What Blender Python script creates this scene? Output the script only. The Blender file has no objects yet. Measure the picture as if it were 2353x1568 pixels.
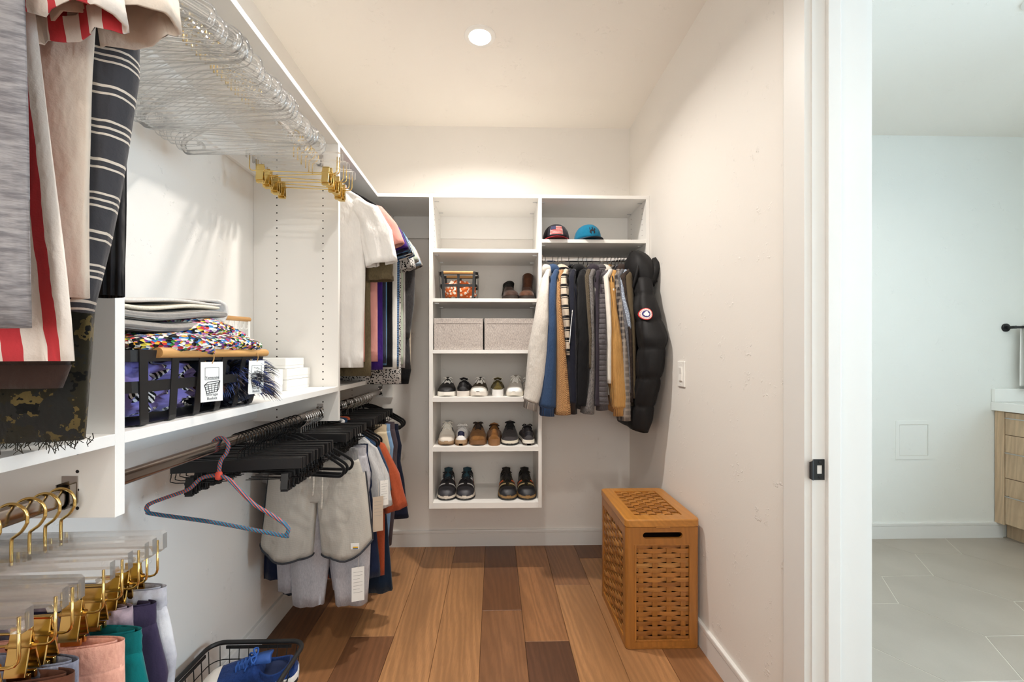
import bpy, bmesh, math, random
from mathutils import Vector, Matrix, noise
random.seed(7)
SC = bpy.context.scene
COL = SC.collection
PI = math.pi

# ------------------------------------------------------------------ camera
cam_d = bpy.data.cameras.new('camera'); cam = bpy.data.objects.new('camera', cam_d); COL.objects.link(cam)
cam.location = (0, 0, 1.26); cam.rotation_euler = (math.radians(90), 0, math.radians(-1.5))
cam_d.sensor_fit = 'HORIZONTAL'; cam_d.sensor_width = 36.0
cam_d.lens = 36.0*1000.0/2353.0
cam_d.shift_x = 0.0056; cam_d.shift_y = 0.0119
cam_d.clip_start = 0.02
SC.camera = cam
# ------------------------------------------------------------------ world / view
W = bpy.data.worlds.new('world'); SC.world = W; W.use_nodes = True
W.node_tree.nodes['Background'].inputs[0].default_value = (0.80, 0.90, 1.0, 1)
W.node_tree.nodes['Background'].inputs[1].default_value = 0.6
SC.view_settings.view_transform = 'Standard'; SC.view_settings.look = 'None'
SC.view_settings.gamma = 1.0; SC.view_settings.use_curve_mapping = False
SC.view_settings.exposure = 0.24
SC.cycles.transparent_max_bounces = 32
SC.cycles.max_bounces = 8; SC.cycles.diffuse_bounces = 6; SC.cycles.glossy_bounces = 3
SC.cycles.use_adaptive_sampling = True; SC.cycles.adaptive_threshold = 0.09; SC.cycles.adaptive_min_samples = 18
SC.cycles.transmission_bounces = 4
# ------------------------------------------------------------------ lights (lamps recessed in the ceilings, window daylight, added rear fill)
WARM = (1.0, 0.94, 0.87)
def disk_lamp(name, loc, watts, col, size=.085):
    d = bpy.data.lights.new(name, 'AREA'); d.shape = 'DISK'; d.size = size; d.spread = math.radians(148); d.energy = watts; d.color = col
    o = bpy.data.objects.new(name, d); o.location = loc; COL.objects.link(o); return o
LAMPS = [(-0.07, 2.04), (-0.07, 0.54), (-0.07, -0.85)]
for (_x, _y), _w in zip(LAMPS, (17.5, 9.5, 6)):
    disk_lamp('closet_lamp', (_x, _y, 2.735), _w, WARM)
BATH_LAMPS = [(2.3, 1.75), (2.3, 0.2)]
for _x, _y in BATH_LAMPS:
    disk_lamp('bath_lamp', (_x, _y, 2.735), 4.6, (1.0, 0.90, 0.78))
_d = bpy.data.lights.new('window_daylight', 'AREA'); _d.shape = 'RECTANGLE'; _d.size = 1.22; _d.size_y = 1.32; _d.energy = 138
_d.color = (0.62, 0.83, 1.0)
_o = bpy.data.objects.new('window_daylight', _d); _o.location = (4.16, 0.35, 1.75)
_o.rotation_euler = (0, math.radians(90), 0); COL.objects.link(_o)

_d = bpy.data.lights.new('rear_fill_light', 'AREA'); _d.shape = 'RECTANGLE'; _d.size = 1.36; _d.size_y = 1.36; _d.energy = 27  # area light added behind the camera to brighten surfaces facing it
_d.color = (1.0, 0.965, 0.91)
_o = bpy.data.objects.new('rear_fill_light', _d); _o.location = (-.06, -1.52, 1.55)
_o.rotation_euler = (math.radians(90), 0, 0); COL.objects.link(_o)

# ------------------------------------------------------------------ mesh helpers
class MB:
    """collects quads / rings, then links them as ONE mesh object"""
    def __init__(s): s.v = []; s.f = []; s.m = []
    def add(s, vs, fs, mi=0):
        b = len(s.v); s.v.extend([tuple(p) for p in vs])
        s.f.extend([tuple(i+b for i in q) for q in fs]); s.m.extend([mi]*len(fs)); return s
    def box(s, x0, x1, y0, y1, z0, z1, mi=0, mat=None):
        vs = [Vector((x, y, z)) for x in (x0, x1) for y in (y0, y1) for z in (z0, z1)]
        if mat is not None: vs = [mat @ p for p in vs]
        return s.add(vs, [(0,1,3,2), (4,6,7,5), (0,4,5,1), (2,3,7,6), (0,2,6,4), (1,5,7,3)], mi)
    def bbox(s, x0, x1, y0, y1, z0, z1, r, mi=0, mat=None):
        """box with small chamfers"""
        bm = bmesh.new(); bmesh.ops.create_cube(bm, size=1)
        for p in bm.verts: p.co = Vector(((x0+x1)/2+p.co.x*(x1-x0), (y0+y1)/2+p.co.y*(y1-y0), (z0+z1)/2+p.co.z*(z1-z0)))
        bmesh.ops.bevel(bm, geom=bm.edges[:], offset=r, segments=2, affect='EDGES', profile=0.5)
        bm.verts.index_update()
        vs = [p.co.copy() for p in bm.verts]; fs = [[p.index for p in q.verts] for q in bm.faces]; bm.free()
        if mat is not None: vs = [mat @ p for p in vs]
        return s.add(vs, fs, mi)
    def prism(s, pts, axis, a, b, mi=0, mat=None):
        """extrude a polygon (2D points) along axis from a to b; axis 'x': pts=(y,z), 'y': (x,z), 'z': (x,y)"""
        n = len(pts)
        def mk(p, t):
            return {'x': (t, p[0], p[1]), 'y': (p[0], t, p[1]), 'z': (p[0], p[1], t)}[axis]
        vs = [Vector(mk(p, a)) for p in pts]+[Vector(mk(p, b)) for p in pts]
        if mat is not None: vs = [mat @ p for p in vs]
        fs = [tuple(range(n-1, -1, -1)), tuple(range(n, 2*n))]+[(i, (i+1) % n, n+(i+1) % n, n+i) for i in range(n)]
        return s.add(vs, fs, mi)
    def rings(s, rs, closed=True, cap0=True, cap1=True, mi=0):
        """loft through rings of equal point counts"""
        n = len(rs[0]); vs = [p for r in rs for p in r]; fs = []
        m = n if closed else n-1
        for i in range(len(rs)-1):
            for j in range(m):
                k = (j+1) % n
                fs.append((i*n+j, i*n+k, (i+1)*n+k, (i+1)*n+j))
        if cap0: fs.append(tuple(range(n-1, -1, -1)))
        if cap1: fs.append(tuple((len(rs)-1)*n+j for j in range(n)))
        return s.add(vs, fs, mi)
    def tube(s, path, r, n=8, mi=0, loop=False, ry=None, up=None, caps=True):
        """round (or oval: r along side, ry along up) tube along a path"""
        P = [Vector(p) for p in path]; L = len(P); rs = []
        rr = r if isinstance(r, (list, tuple)) else [r]*L
        prev = None
        for i in range(L):
            if loop: t = P[(i+1) % L]-P[i-1]
            else: t = P[min(i+1, L-1)]-P[max(i-1, 0)]
            if t.length < 1e-9: t = Vector((0, 0, 1))
            t.normalize()
            if up is not None: u = Vector(up)
            elif prev is None: u = Vector((0, 0, 1)) if abs(t.z) < 0.9 else Vector((0, 1, 0))
            else: u = prev
            a = t.cross(u)
            if a.length < 1e-6: a = t.cross(Vector((1, 0, 0.1)))
            a.normalize(); b = a.cross(t).normalized(); prev = b
            q = ry if ry is not None else rr[i]
            rs.append([P[i]+a*(rr[i]*math.cos(2*PI*j/n))+b*(q*math.sin(2*PI*j/n)) for j in range(n)])
        if loop:
            rs.append(rs[0]); return s.rings(rs, cap0=False, cap1=False, mi=mi)
        return s.rings(rs, cap0=caps, cap1=caps, mi=mi)
    def lathe(s, prof, n=24, mi=0, mat=None, cap=True):
        """revolve (r, z) profile about Z"""
        rs = [[Vector((r*math.cos(2*PI*j/n), r*math.sin(2*PI*j/n), z)) for j in range(n)] for r, z in prof]
        if mat is not None: rs = [[mat @ p for p in q] for q in rs]
        return s.rings(rs, cap0=cap, cap1=cap, mi=mi)
    def strap(s, path, w, t, wdir, mi=0):
        """flat strap: width w along wdir, thickness t"""
        P = [Vector(p) for p in path]; wd = Vector(wdir).normalized(); rs = []
        for i, p in enumerate(P):
            tg = (P[min(i+1, len(P)-1)]-P[max(i-1, 0)]).normalized()
            nn = tg.cross(wd).normalized()*(t/2); ww = wd*(w/2)
            rs.append([p-ww-nn, p+ww-nn, p+ww+nn, p-ww+nn])
        return s.rings(rs, mi=mi)
    def build(s, name, mats, parent=None, smooth=False, color=None, angle=None):
        me = bpy.data.meshes.new(name); me.from_pydata(s.v, [], s.f)
        if not isinstance(mats, (list, tuple)): mats = [mats]
        for m in mats: me.materials.append(m)
        me.polygons.foreach_set('material_index', s.m)
        if smooth: me.polygons.foreach_set('use_smooth', [True]*len(me.polygons))
        me.update()
        bm = bmesh.new(); bm.from_mesh(me); bmesh.ops.recalc_face_normals(bm, faces=bm.faces[:]); bm.to_mesh(me); bm.free()
        if smooth and angle: me.set_sharp_from_angle(angle=math.radians(angle))
        o = bpy.data.objects.new(name, me); COL.objects.link(o)
        if parent is not None: o.parent = parent
        if color is not None: o.color = (*color[:3], 1)
        return o

def srgb(r, g=None, b=None):
    if g is None: r, g, b = r
    f = lambda c: (c/255/12.92) if c/255 <= .04045 else ((c/255+.055)/1.055)**2.4
    return (f(r), f(g), f(b))
def empty(name, loc=(0, 0, 0), rz=0.0):
    o = bpy.data.objects.new(name, None); o.empty_display_size = .02; COL.objects.link(o)
    o.location = loc; o.rotation_euler = (0, 0, rz); return o
def tag(o, label=None, cat=None, group=None, kind=None):
    if label: o['label'] = label
    if cat: o['category'] = cat
    if group: o['group'] = group
    if kind: o['kind'] = kind
    return o
def struct(o): o['kind'] = 'structure'; return o
def stuff(o): o['kind'] = 'stuff'; return o
def copy_tree(root, loc=None, rz=None, rot=None, label=None, group=None):
    """a thing with copies of its parts and sub-parts (mesh data shared)"""
    r = root.copy(); COL.objects.link(r)
    if loc is not None: r.location = loc
    if rz is not None: r.rotation_euler = (0, 0, rz)
    if rot is not None: r.rotation_euler = rot
    if label: r['label'] = label
    if group: r['group'] = group
    for ch in root.children:
        c = ch.copy(); COL.objects.link(c); c.parent = r
        for g in ch.children:
            d = g.copy(); COL.objects.link(d); d.parent = c
    return r
def lerp(a, b, t): return a+(b-a)*t
def smooth_path(pts, k=6, loop=False):
    """Catmull-Rom through points"""
    P = [Vector(p) for p in pts]; n = len(P); out = []
    m = n if loop else n-1
    for i in range(m):
        p0 = P[i-1] if (loop or i > 0) else P[0]; p1 = P[i]; p2 = P[(i+1) % n]
        p3 = P[(i+2) % n] if (loop or i+2 < n) else P[-1]
        for j in range(k):
            t = j/k
            out.append(0.5*((2*p1)+(p2-p0)*t+(2*p0-5*p1+4*p2-p3)*t*t+(3*p1-p0-3*p2+p3)*t*t*t))
    if not loop: out.append(P[-1])
    return out
def interp(tab, t):
    """piecewise-linear table [(t, value), ...]"""
    if t <= tab[0][0]: return tab[0][1]
    for (a, va), (b, vb) in zip(tab, tab[1:]):
        if t <= b:
            k = (t-a)/(b-a) if b > a else 0
            if isinstance(va, (tuple, list)): return tuple(lerp(x, y, k) for x, y in zip(va, vb))
            return lerp(va, vb, k)
    return tab[-1][1]
# ------------------------------------------------------------------ materials (all procedural)
def newmat(name):
    m = bpy.data.materials.new(name); m.use_nodes = True
    nt = m.node_tree; b = nt.nodes['Principled BSDF']; return m, nt, b
def N(nt, t, **kw):
    n = nt.nodes.new(t)
    for k, v in kw.items(): setattr(n, k, v)
    return n
def plain(name, col, rough=.5, metal=0.0, bump=0.0, bscale=200, spec=None, coat=0, sheen=0):
    m, nt, b = newmat(name)
    b.inputs['Base Color'].default_value = (*col, 1); b.inputs['Roughness'].default_value = rough; b.inputs['Metallic'].default_value = metal
    if spec is not None: b.inputs['Specular IOR Level'].default_value = spec
    if coat: b.inputs['Coat Weight'].default_value = coat
    if sheen: b.inputs['Sheen Weight'].default_value = sheen
    if bump:
        tc = N(nt, 'ShaderNodeTexCoord'); nz = N(nt, 'ShaderNodeTexNoise'); nz.inputs['Scale'].default_value = bscale
        bp = N(nt, 'ShaderNodeBump'); bp.inputs['Strength'].default_value = bump; bp.inputs['Distance'].default_value = .002
        nt.links.new(tc.outputs['Object'], nz.inputs['Vector']); nt.links.new(nz.outputs['Fac'], bp.inputs['Height'])
        nt.links.new(bp.outputs['Normal'], b.inputs['Normal'])
    return m
def mix(nt, fac, a, b, mode='MIX'):
    n = N(nt, 'ShaderNodeMix', data_type='RGBA', blend_type=mode)
    for sock, val in ((n.inputs[0], fac), (n.inputs[6], a), (n.inputs[7], b)):
        if isinstance(val, bpy.types.NodeSocket): nt.links.new(val, sock)
        elif isinstance(val, (tuple, list)): sock.default_value = (*val[:3], 1)
        else: sock.default_value = val
    return n.outputs[2]
def mathn(nt, op, a, b=None, c=None):
    n = N(nt, 'ShaderNodeMath', operation=op)
    for i, val in enumerate((a, b, c)):
        if val is None: continue
        if isinstance(val, bpy.types.NodeSocket): nt.links.new(val, n.inputs[i])
        else: n.inputs[i].default_value = val
    return n.outputs[0]
def mapping(nt, coord='Object', scale=(1, 1, 1), loc=(0, 0, 0), rot=(0, 0, 0)):
    tc = N(nt, 'ShaderNodeTexCoord'); mp = N(nt, 'ShaderNodeMapping')
    mp.inputs['Scale'].default_value = scale; mp.inputs['Location'].default_value = loc; mp.inputs['Rotation'].default_value = rot
    nt.links.new(tc.outputs[coord], mp.inputs['Vector']); return mp.outputs['Vector']
def noise_n(nt, vec, scale, detail=2, rough=.5):
    n = N(nt, 'ShaderNodeTexNoise'); n.inputs['Scale'].default_value = scale; n.inputs['Detail'].default_value = detail; n.inputs['Roughness'].default_value = rough
    nt.links.new(vec, n.inputs['Vector']); return n
def ramp(nt, fac, stops, interp='LINEAR'):
    r = N(nt, 'ShaderNodeValToRGB'); r.color_ramp.interpolation = interp
    el = r.color_ramp.elements
    while len(el) < len(stops): el.new(0.5)
    for e, (p, c) in zip(el, stops): e.position = p; e.color = (*c[:3], 1) if len(c) < 4 else c
    nt.links.new(fac, r.inputs['Fac']); return r.outputs['Color']
def bump(nt, b, height, strength=.3, dist=.002):
    bp = N(nt, 'ShaderNodeBump'); bp.inputs['Strength'].default_value = strength; bp.inputs['Distance'].default_value = dist
    nt.links.new(height, bp.inputs['Height']); nt.links.new(bp.outputs['Normal'], b.inputs['Normal'])

def wall_mat(name, col):
    """painted drywall with a skip-trowel relief"""
    m, nt, b = newmat(name); b.inputs['Base Color'].default_value = (*col, 1); b.inputs['Roughness'].default_value = .62
    v = mapping(nt, 'Object')
    n1 = noise_n(nt, v, 9, 3, .55); n2 = noise_n(nt, v, 60, 3, .6)
    a = ramp(nt, n1.outputs['Fac'], [(.56, (0, 0, 0)), (.64, (1, 1, 1))])
    b2 = ramp(nt, n2.outputs['Fac'], [(.58, (0, 0, 0)), (.66, (1, 1, 1))])
    h = mathn(nt, 'MULTIPLY', a, b2); h2 = mathn(nt, 'ADD', h, mathn(nt, 'MULTIPLY', noise_n(nt, v, 160, 2).outputs['Fac'], .10))
    bump(nt, b, h2, .5, .0032); return m
def wood_mat(name, base=None, grain=(1, 1, 1), axis='Y', rough=.42, dark=.55, coat=0):
    """wood; base None takes the object's own colour, grain runs along axis"""
    m, nt, b = newmat(name); b.inputs['Roughness'].default_value = rough
    if coat: b.inputs['Coat Weight'].default_value = coat; b.inputs['Coat Roughness'].default_value = .3
    oi = N(nt, 'ShaderNodeObjectInfo')
    sc = {'X': (1.2, 14, 14), 'Y': (14, 1.2, 14), 'Z': (14, 14, 1.2)}[axis]
    tc = N(nt, 'ShaderNodeTexCoord'); off = N(nt, 'ShaderNodeVectorMath', operation='SCALE'); cv = N(nt, 'ShaderNodeCombineXYZ')
    for i in range(3): nt.links.new(oi.outputs['Random'], cv.inputs[i])
    nt.links.new(cv.outputs[0], off.inputs[0]); off.inputs['Scale'].default_value = 37.0
    ad = N(nt, 'ShaderNodeVectorMath', operation='ADD'); nt.links.new(tc.outputs['Object'], ad.inputs[0]); nt.links.new(off.outputs[0], ad.inputs[1])
    mp = N(nt, 'ShaderNodeMapping'); mp.inputs['Scale'].default_value = sc; nt.links.new(ad.outputs[0], mp.inputs['Vector'])
    v = mp.outputs['Vector']
    big = noise_n(nt, v, .55, 3, .55)
    wv = N(nt, 'ShaderNodeTexWave', wave_type='BANDS', bands_direction='DIAGONAL'); nt.links.new(v, wv.inputs['Vector'])
    wv.inputs['Scale'].default_value = 1.5; wv.inputs['Distortion'].default_value = 11.0; wv.inputs['Detail'].default_value = 2.5; wv.inputs['Detail Scale'].default_value = .7
    fine = noise_n(nt, v, 16, 5, .75)
    base_s = oi.outputs['Color'] if base is None else base
    darkc = mix(nt, 1.0, base_s, (dark, dark*.93, dark*.86), 'MULTIPLY')
    lightc = mix(nt, 1.0, base_s, (1.22, 1.18, 1.12), 'MULTIPLY')
    c = mix(nt, ramp(nt, wv.outputs['Fac'], [(.1, (.25, .25, .25)), (.9, (.8, .8, .8))]), mix(nt, .55, base_s, darkc), lightc)
    c = mix(nt, ramp(nt, big.outputs['Fac'], [(.38, (0, 0, 0)), (.66, (.65, .65, .65))]), c, darkc)
    c = mix(nt, ramp(nt, fine.outputs['Fac'], [(.45, (0, 0, 0)), (.75, (.55, .55, .55))]), c, darkc)
    nt.links.new(c, b.inputs['Base Color']); bump(nt, b, fine.outputs['Fac'], .12, .0006); return m
def glass_like(name, tint=(1, 1, 1), rough=.03, refl=1.5, edge=.30, veil=0.0):
    """clear acrylic: see-through sheet with fresnel reflection"""
    m = bpy.data.materials.new(name); m.use_nodes = True; nt = m.node_tree; nt.nodes.clear()
    out = N(nt, 'ShaderNodeOutputMaterial'); tr = N(nt, 'ShaderNodeBsdfTransparent'); tr.inputs[0].default_value = (*tint, 1)
    gl = N(nt, 'ShaderNodeBsdfGlossy'); gl.inputs['Roughness'].default_value = rough; gl.inputs[0].default_value = (1, 1, 1, 1)
    lw = N(nt, 'ShaderNodeLayerWeight'); lw.inputs['Blend'].default_value = edge
    fac = ramp(nt, lw.outputs['Fresnel'], [(0.0, (.03, .03, .03)), (1.0, (.75, .75, .75))])
    mx = N(nt, 'ShaderNodeMixShader'); nt.links.new(fac, mx.inputs[0]); nt.links.new(tr.outputs[0], mx.inputs[1]); nt.links.new(gl.outputs[0], mx.inputs[2])
    if veil:
        tl = N(nt, 'ShaderNodeBsdfTranslucent'); tl.inputs[0].default_value = (.95, .94, .92, 1); df = N(nt, 'ShaderNodeBsdfDiffuse'); df.inputs[0].default_value = (.95, .94, .92, 1)
        m1 = N(nt, 'ShaderNodeMixShader'); m1.inputs[0].default_value = .5; nt.links.new(tl.outputs[0], m1.inputs[1]); nt.links.new(df.outputs[0], m1.inputs[2])
        m2 = N(nt, 'ShaderNodeMixShader'); m2.inputs[0].default_value = veil; nt.links.new(mx.outputs[0], m2.inputs[1]); nt.links.new(m1.outputs[0], m2.inputs[2]); nt.links.new(m2.outputs[0], out.inputs[0])
    else: nt.links.new(mx.outputs[0], out.inputs[0])
    return m
def emit(name, col, s):
    m = bpy.data.materials.new(name); m.use_nodes = True; nt = m.node_tree; nt.nodes.clear()
    out = N(nt, 'ShaderNodeOutputMaterial'); e = N(nt, 'ShaderNodeEmission'); e.inputs[0].default_value = (*col, 1); e.inputs[1].default_value = s
    nt.links.new(e.outputs[0], out.inputs[0]); return m
_fab = {}
def fabric(col, kind='plain', col2=None, scale=1.0, rough=.9, key=None, spec=.15, extra=None):
    """cloth: fine weave relief plus a pattern in the garment's own coordinates; col / col2 in 0-255"""
    k = (col, kind, col2, scale, rough, extra)
    if k in _fab: return _fab[k]
    c1 = srgb(col); c2 = srgb(col2) if col2 else tuple(x*.55 for x in c1)
    m, nt, b = newmat('cloth_'+kind); b.inputs['Roughness'].default_value = rough; b.inputs['Specular IOR Level'].default_value = spec
    b.inputs['Sheen Weight'].default_value = .12; b.inputs['Sheen Roughness'].default_value = .5
    v = mapping(nt, 'Object'); soft = noise_n(nt, v, 14, 3)
    weave = noise_n(nt, v, 420, 2); h = weave.outputs['Fac']; hs, hd = .25, .0012
    c = None
    sx = N(nt, 'ShaderNodeSeparateXYZ'); nt.links.new(v, sx.inputs[0]); X, Y, Z = sx.outputs
    if kind == 'heather':
        hn = noise_n(nt, mapping(nt, 'Object', (260, 260, 90)), 1.0, 3, .7)
        c = mix(nt, ramp(nt, hn.outputs['Fac'], [(.35, (0, 0, 0)), (.65, (1, 1, 1))]), c1, c2)
    elif kind == 'slub':
        hn = noise_n(nt, mapping(nt, 'Object', (35, 35, 190)), 1.0, 3, .6)
        c = mix(nt, ramp(nt, hn.outputs['Fac'], [(.36, (0, 0, 0)), (.62, (1, 1, 1))]), c1, c2); h = hn.outputs['Fac']; hs, hd = .5, .003
    elif kind == 'rib':
        w = mathn(nt, 'SINE', mathn(nt, 'MULTIPLY', X, 900*scale)); c = mix(nt, ramp(nt, w, [(.0, (1, 1, 1)), (.7, (0, 0, 0))]), c1, c2); h = w; hs, hd = .9, .003
    elif kind == 'cord':
        w = mathn(nt, 'SINE', mathn(nt, 'MULTIPLY', Y, 900*scale)); c = mix(nt, ramp(nt, soft.outputs['Fac'], [(.3, (0, 0, 0)), (.75, (.5, .5, .5))]), c1, c2); h = w; hs, hd = .6, .002
    elif kind == 'hstripe':      # horizontal stripes, extra = list of (z position fractions in one period, on)
        z = mathn(nt, 'FRACT', mathn(nt, 'MULTIPLY', mathn(nt, 'ADD', Z, mathn(nt, 'MULTIPLY', soft.outputs['Fac'], .006)), scale))
        st = extra or [(0, 0), (.5, 1)]
        c = ramp(nt, z, [(p, c2 if o else c1) for p, o in st], 'CONSTANT')
    elif kind == 'vstripe':
        z = mathn(nt, 'FRACT', mathn(nt, 'MULTIPLY', mathn(nt, 'ADD', mathn(nt, 'ADD', X, mathn(nt, 'MULTIPLY', Z, .10)), mathn(nt, 'MULTIPLY', soft.outputs['Fac'], .010)), scale))
        st = extra or [(0, 0), (.5, 1)]
        c = ramp(nt, z, [(p, c2 if o else c1) for p, o in st], 'CONSTANT')
    elif kind == 'plaid':
        w = None
        for ax, sc in ((X, scale), (Z, scale), (Y, scale)):
            q = mathn(nt, 'GREATER_THAN', mathn(nt, 'FRACT', mathn(nt, 'MULTIPLY', ax, sc)), .62)
            w = q if w is None else mathn(nt, 'ADD', w, mathn(nt, 'MULTIPLY', q, .8))
        c = mix(nt, mathn(nt, 'MULTIPLY', w, .5), c1, c2)
    elif kind == 'print':        # blotchy two-tone print
        vo = N(nt, 'ShaderNodeTexVoronoi', feature='F1'); vo.inputs['Scale'].default_value = 90*scale; nt.links.new(v, vo.inputs['Vector'])
        q = mathn(nt, 'GREATER_THAN', mathn(nt, 'ADD', vo.outputs['Distance'], mathn(nt, 'MULTIPLY', soft.outputs['Fac'], .25)), .52)
        c = mix(nt, q, c1, c2)
    elif kind == 'camo':
        a = noise_n(nt, mapping(nt, 'Object', (1, 1, 1), (3, 1, 2)), 17*scale, 4, .6); d = noise_n(nt, v, 21*scale, 4, .6)
        c = ramp(nt, a.outputs['Fac'], [(0, srgb(13, 12, 10)), (.44, srgb(40, 36, 24)), (.54, srgb(92, 78, 44)), (.60, srgb(16, 15, 13))], 'CONSTANT')
        c = mix(nt, mathn(nt, 'GREATER_THAN', d.outputs['Fac'], .57), c, srgb(36, 35, 32))
    elif kind == 'knit':         # chunky basket knit in two close tones
        w = mathn(nt, 'MULTIPLY', mathn(nt, 'SINE', mathn(nt, 'MULTIPLY', mathn(nt, 'ADD', X, Y), 700*scale)), mathn(nt, 'SINE', mathn(nt, 'MULTIPLY', Z, 700*scale)))
        c = mix(nt, ramp(nt, w, [(0, (0, 0, 0)), (.4, (1, 1, 1))]), c1, c2); h = w; hs, hd = .8, .003
    elif kind == 'multi':        # many-coloured yarn
        v2 = N(nt, 'ShaderNodeTexVoronoi', feature='F1'); v2.inputs['Scale'].default_value = 75*scale
        vm = mapping(nt, 'Object', (1, .75, 1.5)); nt.links.new(vm, v2.inputs['Vector'])
        sp = N(nt, 'ShaderNodeSeparateColor'); nt.links.new(v2.outputs['Color'], sp.inputs[0])
        pal = [(10, 10, 12), (240, 236, 224), (10, 10, 12), (200, 50, 48), (245, 240, 228), (60, 130, 190), (12, 12, 14), (226, 160, 50), (120, 60, 130), (240, 236, 228), (60, 140, 70), (14, 12, 14), (220, 130, 180), (40, 80, 150), (246, 240, 226), (210, 190, 70)]
        c = ramp(nt, sp.outputs[0], [(i/16, srgb(p)) for i, p in enumerate(pal)], 'CONSTANT'); h = v2.outputs['Distance']; hs, hd = .9, .006
    elif kind == 'tiedye':
        a = noise_n(nt, v, 9*scale, 4, .65); c = mix(nt, ramp(nt, a.outputs['Fac'], [(.38, (0, 0, 0)), (.62, (1, 1, 1))]), c1, c2)
    elif kind == 'leaf':         # lilac ground with black and white striped leaf shapes
        big = noise_n(nt, mapping(nt, 'Object', (1, 1, 1), (5, 2, 9)), 13, 2, .4)
        msk = mathn(nt, 'LESS_THAN', mathn(nt, 'ABSOLUTE', mathn(nt, 'SUBTRACT', big.outputs['Fac'], .56)), .045)
        w = N(nt, 'ShaderNodeTexWave', bands_direction='DIAGONAL'); nt.links.new(v, w.inputs['Vector']); w.inputs['Scale'].default_value = 42; w.inputs['Distortion'].default_value = 5
        bw = ramp(nt, w.outputs['Fac'], [(0, srgb(14, 14, 16)), (.55, srgb(225, 222, 220))], 'CONSTANT')
        c = mix(nt, msk, mix(nt, soft.outputs['Fac'], c1, tuple(x*.8 for x in c1)), bw)
    elif kind == 'quilt':
        z = mathn(nt, 'ABSOLUTE', mathn(nt, 'SUBTRACT', mathn(nt, 'FRACT', mathn(nt, 'MULTIPLY', Z, scale)), .5))
        c = mix(nt, ramp(nt, weave.outputs['Fac'], [(.4, (0, 0, 0)), (.6, (1, 1, 1))]), c1, c2); h = mathn(nt, 'POWER', mathn(nt, 'MULTIPLY', z, 2), 4.0); h = mathn(nt, 'MULTIPLY', h, -1.0); hs, hd = .8, .008
    else:
        c = mix(nt, ramp(nt, soft.outputs['Fac'], [(.35, (0, 0, 0)), (.75, (.5, .5, .5))]), c1, tuple(x*.82 for x in c1))
    nt.links.new(c, b.inputs['Base Color'])
    wr = noise_n(nt, mapping(nt, 'Object', (1, 1, .55)), 24, 3, .55); b1 = N(nt, 'ShaderNodeBump'); b1.inputs['Strength'].default_value = .55; b1.inputs['Distance'].default_value = .012
    nt.links.new(wr.outputs['Fac'], b1.inputs['Height']); b2 = N(nt, 'ShaderNodeBump'); b2.inputs['Strength'].default_value = hs; b2.inputs['Distance'].default_value = hd
    nt.links.new(h, b2.inputs['Height']); nt.links.new(b1.outputs['Normal'], b2.inputs['Normal']); nt.links.new(b2.outputs['Normal'], b.inputs['Normal'])
    _fab[k] = m; return m

M = {}
M['wall'] = wall_mat('wall_paint', srgb(231, 227, 221))
M['ceil'] = wall_mat('ceiling_paint', srgb(240, 235, 227))
M['bathwall'] = wall_mat('bath_wall_paint', srgb(233, 233, 228))
M['trim'] = plain('trim_paint', srgb(226, 225, 222), .38)
M['mel'] = plain('white_melamine', srgb(236, 234, 230), .34, bump=.04, bscale=600)
M['hole'] = plain('peg_hole_dark', srgb(28, 24, 22), .9)
M['floorwood'] = wood_mat('oak_floor', None, axis='Y', rough=.40, dark=.58)
M['seam'] = plain('floor_seam_dark', srgb(52, 36, 26), .8)
M['chrome'] = plain('chrome', (.72, .72, .73), .12, 1.0)
M['darkchrome'] = plain('dark_chrome', (.42, .38, .35), .16, 1.0)
M['gold'] = plain('polished_gold', srgb(238, 206, 132), .17, 1.0)
M['acryl'] = glass_like('clear_acrylic', (.996, .994, .99), .10, veil=.038)
M['acryledge'] = glass_like('clear_acrylic_edge', (.97, .96, .95), .12, edge=.45, veil=.06)
M['velvet'] = plain('black_velvet', srgb(12, 11, 12), .8, sheen=.12, spec=.2)
M['blackbar'] = plain('black_hanger_bar', srgb(15, 14, 15), .42)
M['blackplastic'] = plain('black_plastic', srgb(18, 17, 17), .38)
M['blackmetal'] = plain('black_powder_coat', srgb(30, 29, 29), .46, bump=.05, bscale=900)
M['blackwire'] = plain('black_wire', srgb(14, 14, 15), .28, .4)
M['dowel'] = wood_mat('beech_dowel', srgb(206, 158, 98), axis='Y', rough=.5, dark=.78)
M['dowelx'] = wood_mat('beech_dowel_x', srgb(206, 158, 98), axis='X', rough=.5, dark=.78)
M['wickerframe'] = wood_mat('oak_stained_frame', srgb(168, 112, 50), axis='Z', rough=.36, dark=.72, coat=.15)
M['wickertop'] = wood_mat('oak_stained_lid', srgb(186, 128, 58), axis='Y', rough=.34, dark=.75, coat=.2)
M['cane'] = wood_mat('cane_strip', None, axis='X', rough=.4, dark=.7, coat=.15)
M['card'] = plain('white_card', srgb(240, 239, 235), .7)
M['ink'] = plain('printed_ink', srgb(40, 40, 42), .8)
M['twine'] = plain('jute_twine', srgb(176, 138, 88), .9)
M['tile'] = None
M['grout'] = plain('grout', srgb(214, 208, 196), .9)
M['quartz'] = plain('white_quartz', srgb(240, 239, 235), .25)
M['oakvan'] = wood_mat('light_oak_veneer', srgb(196, 172, 144), axis='Z', rough=.45, dark=.74)
M['nickel'] = plain('brushed_nickel', (.62, .62, .62), .3, 1.0)
M['black'] = plain('matte_black', srgb(22, 23, 25), .5)
M['terry'] = plain('white_terry', srgb(240, 239, 234), .95, bump=.5, bscale=500)
M['lens'] = emit('lamp_lens', (1.0, .95, .87), 30)
M['whiteplastic'] = plain('white_plastic', srgb(240, 238, 233), .3)
M['skyglass'] = glass_like('window_glass', (1, 1, 1), .02)
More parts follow.
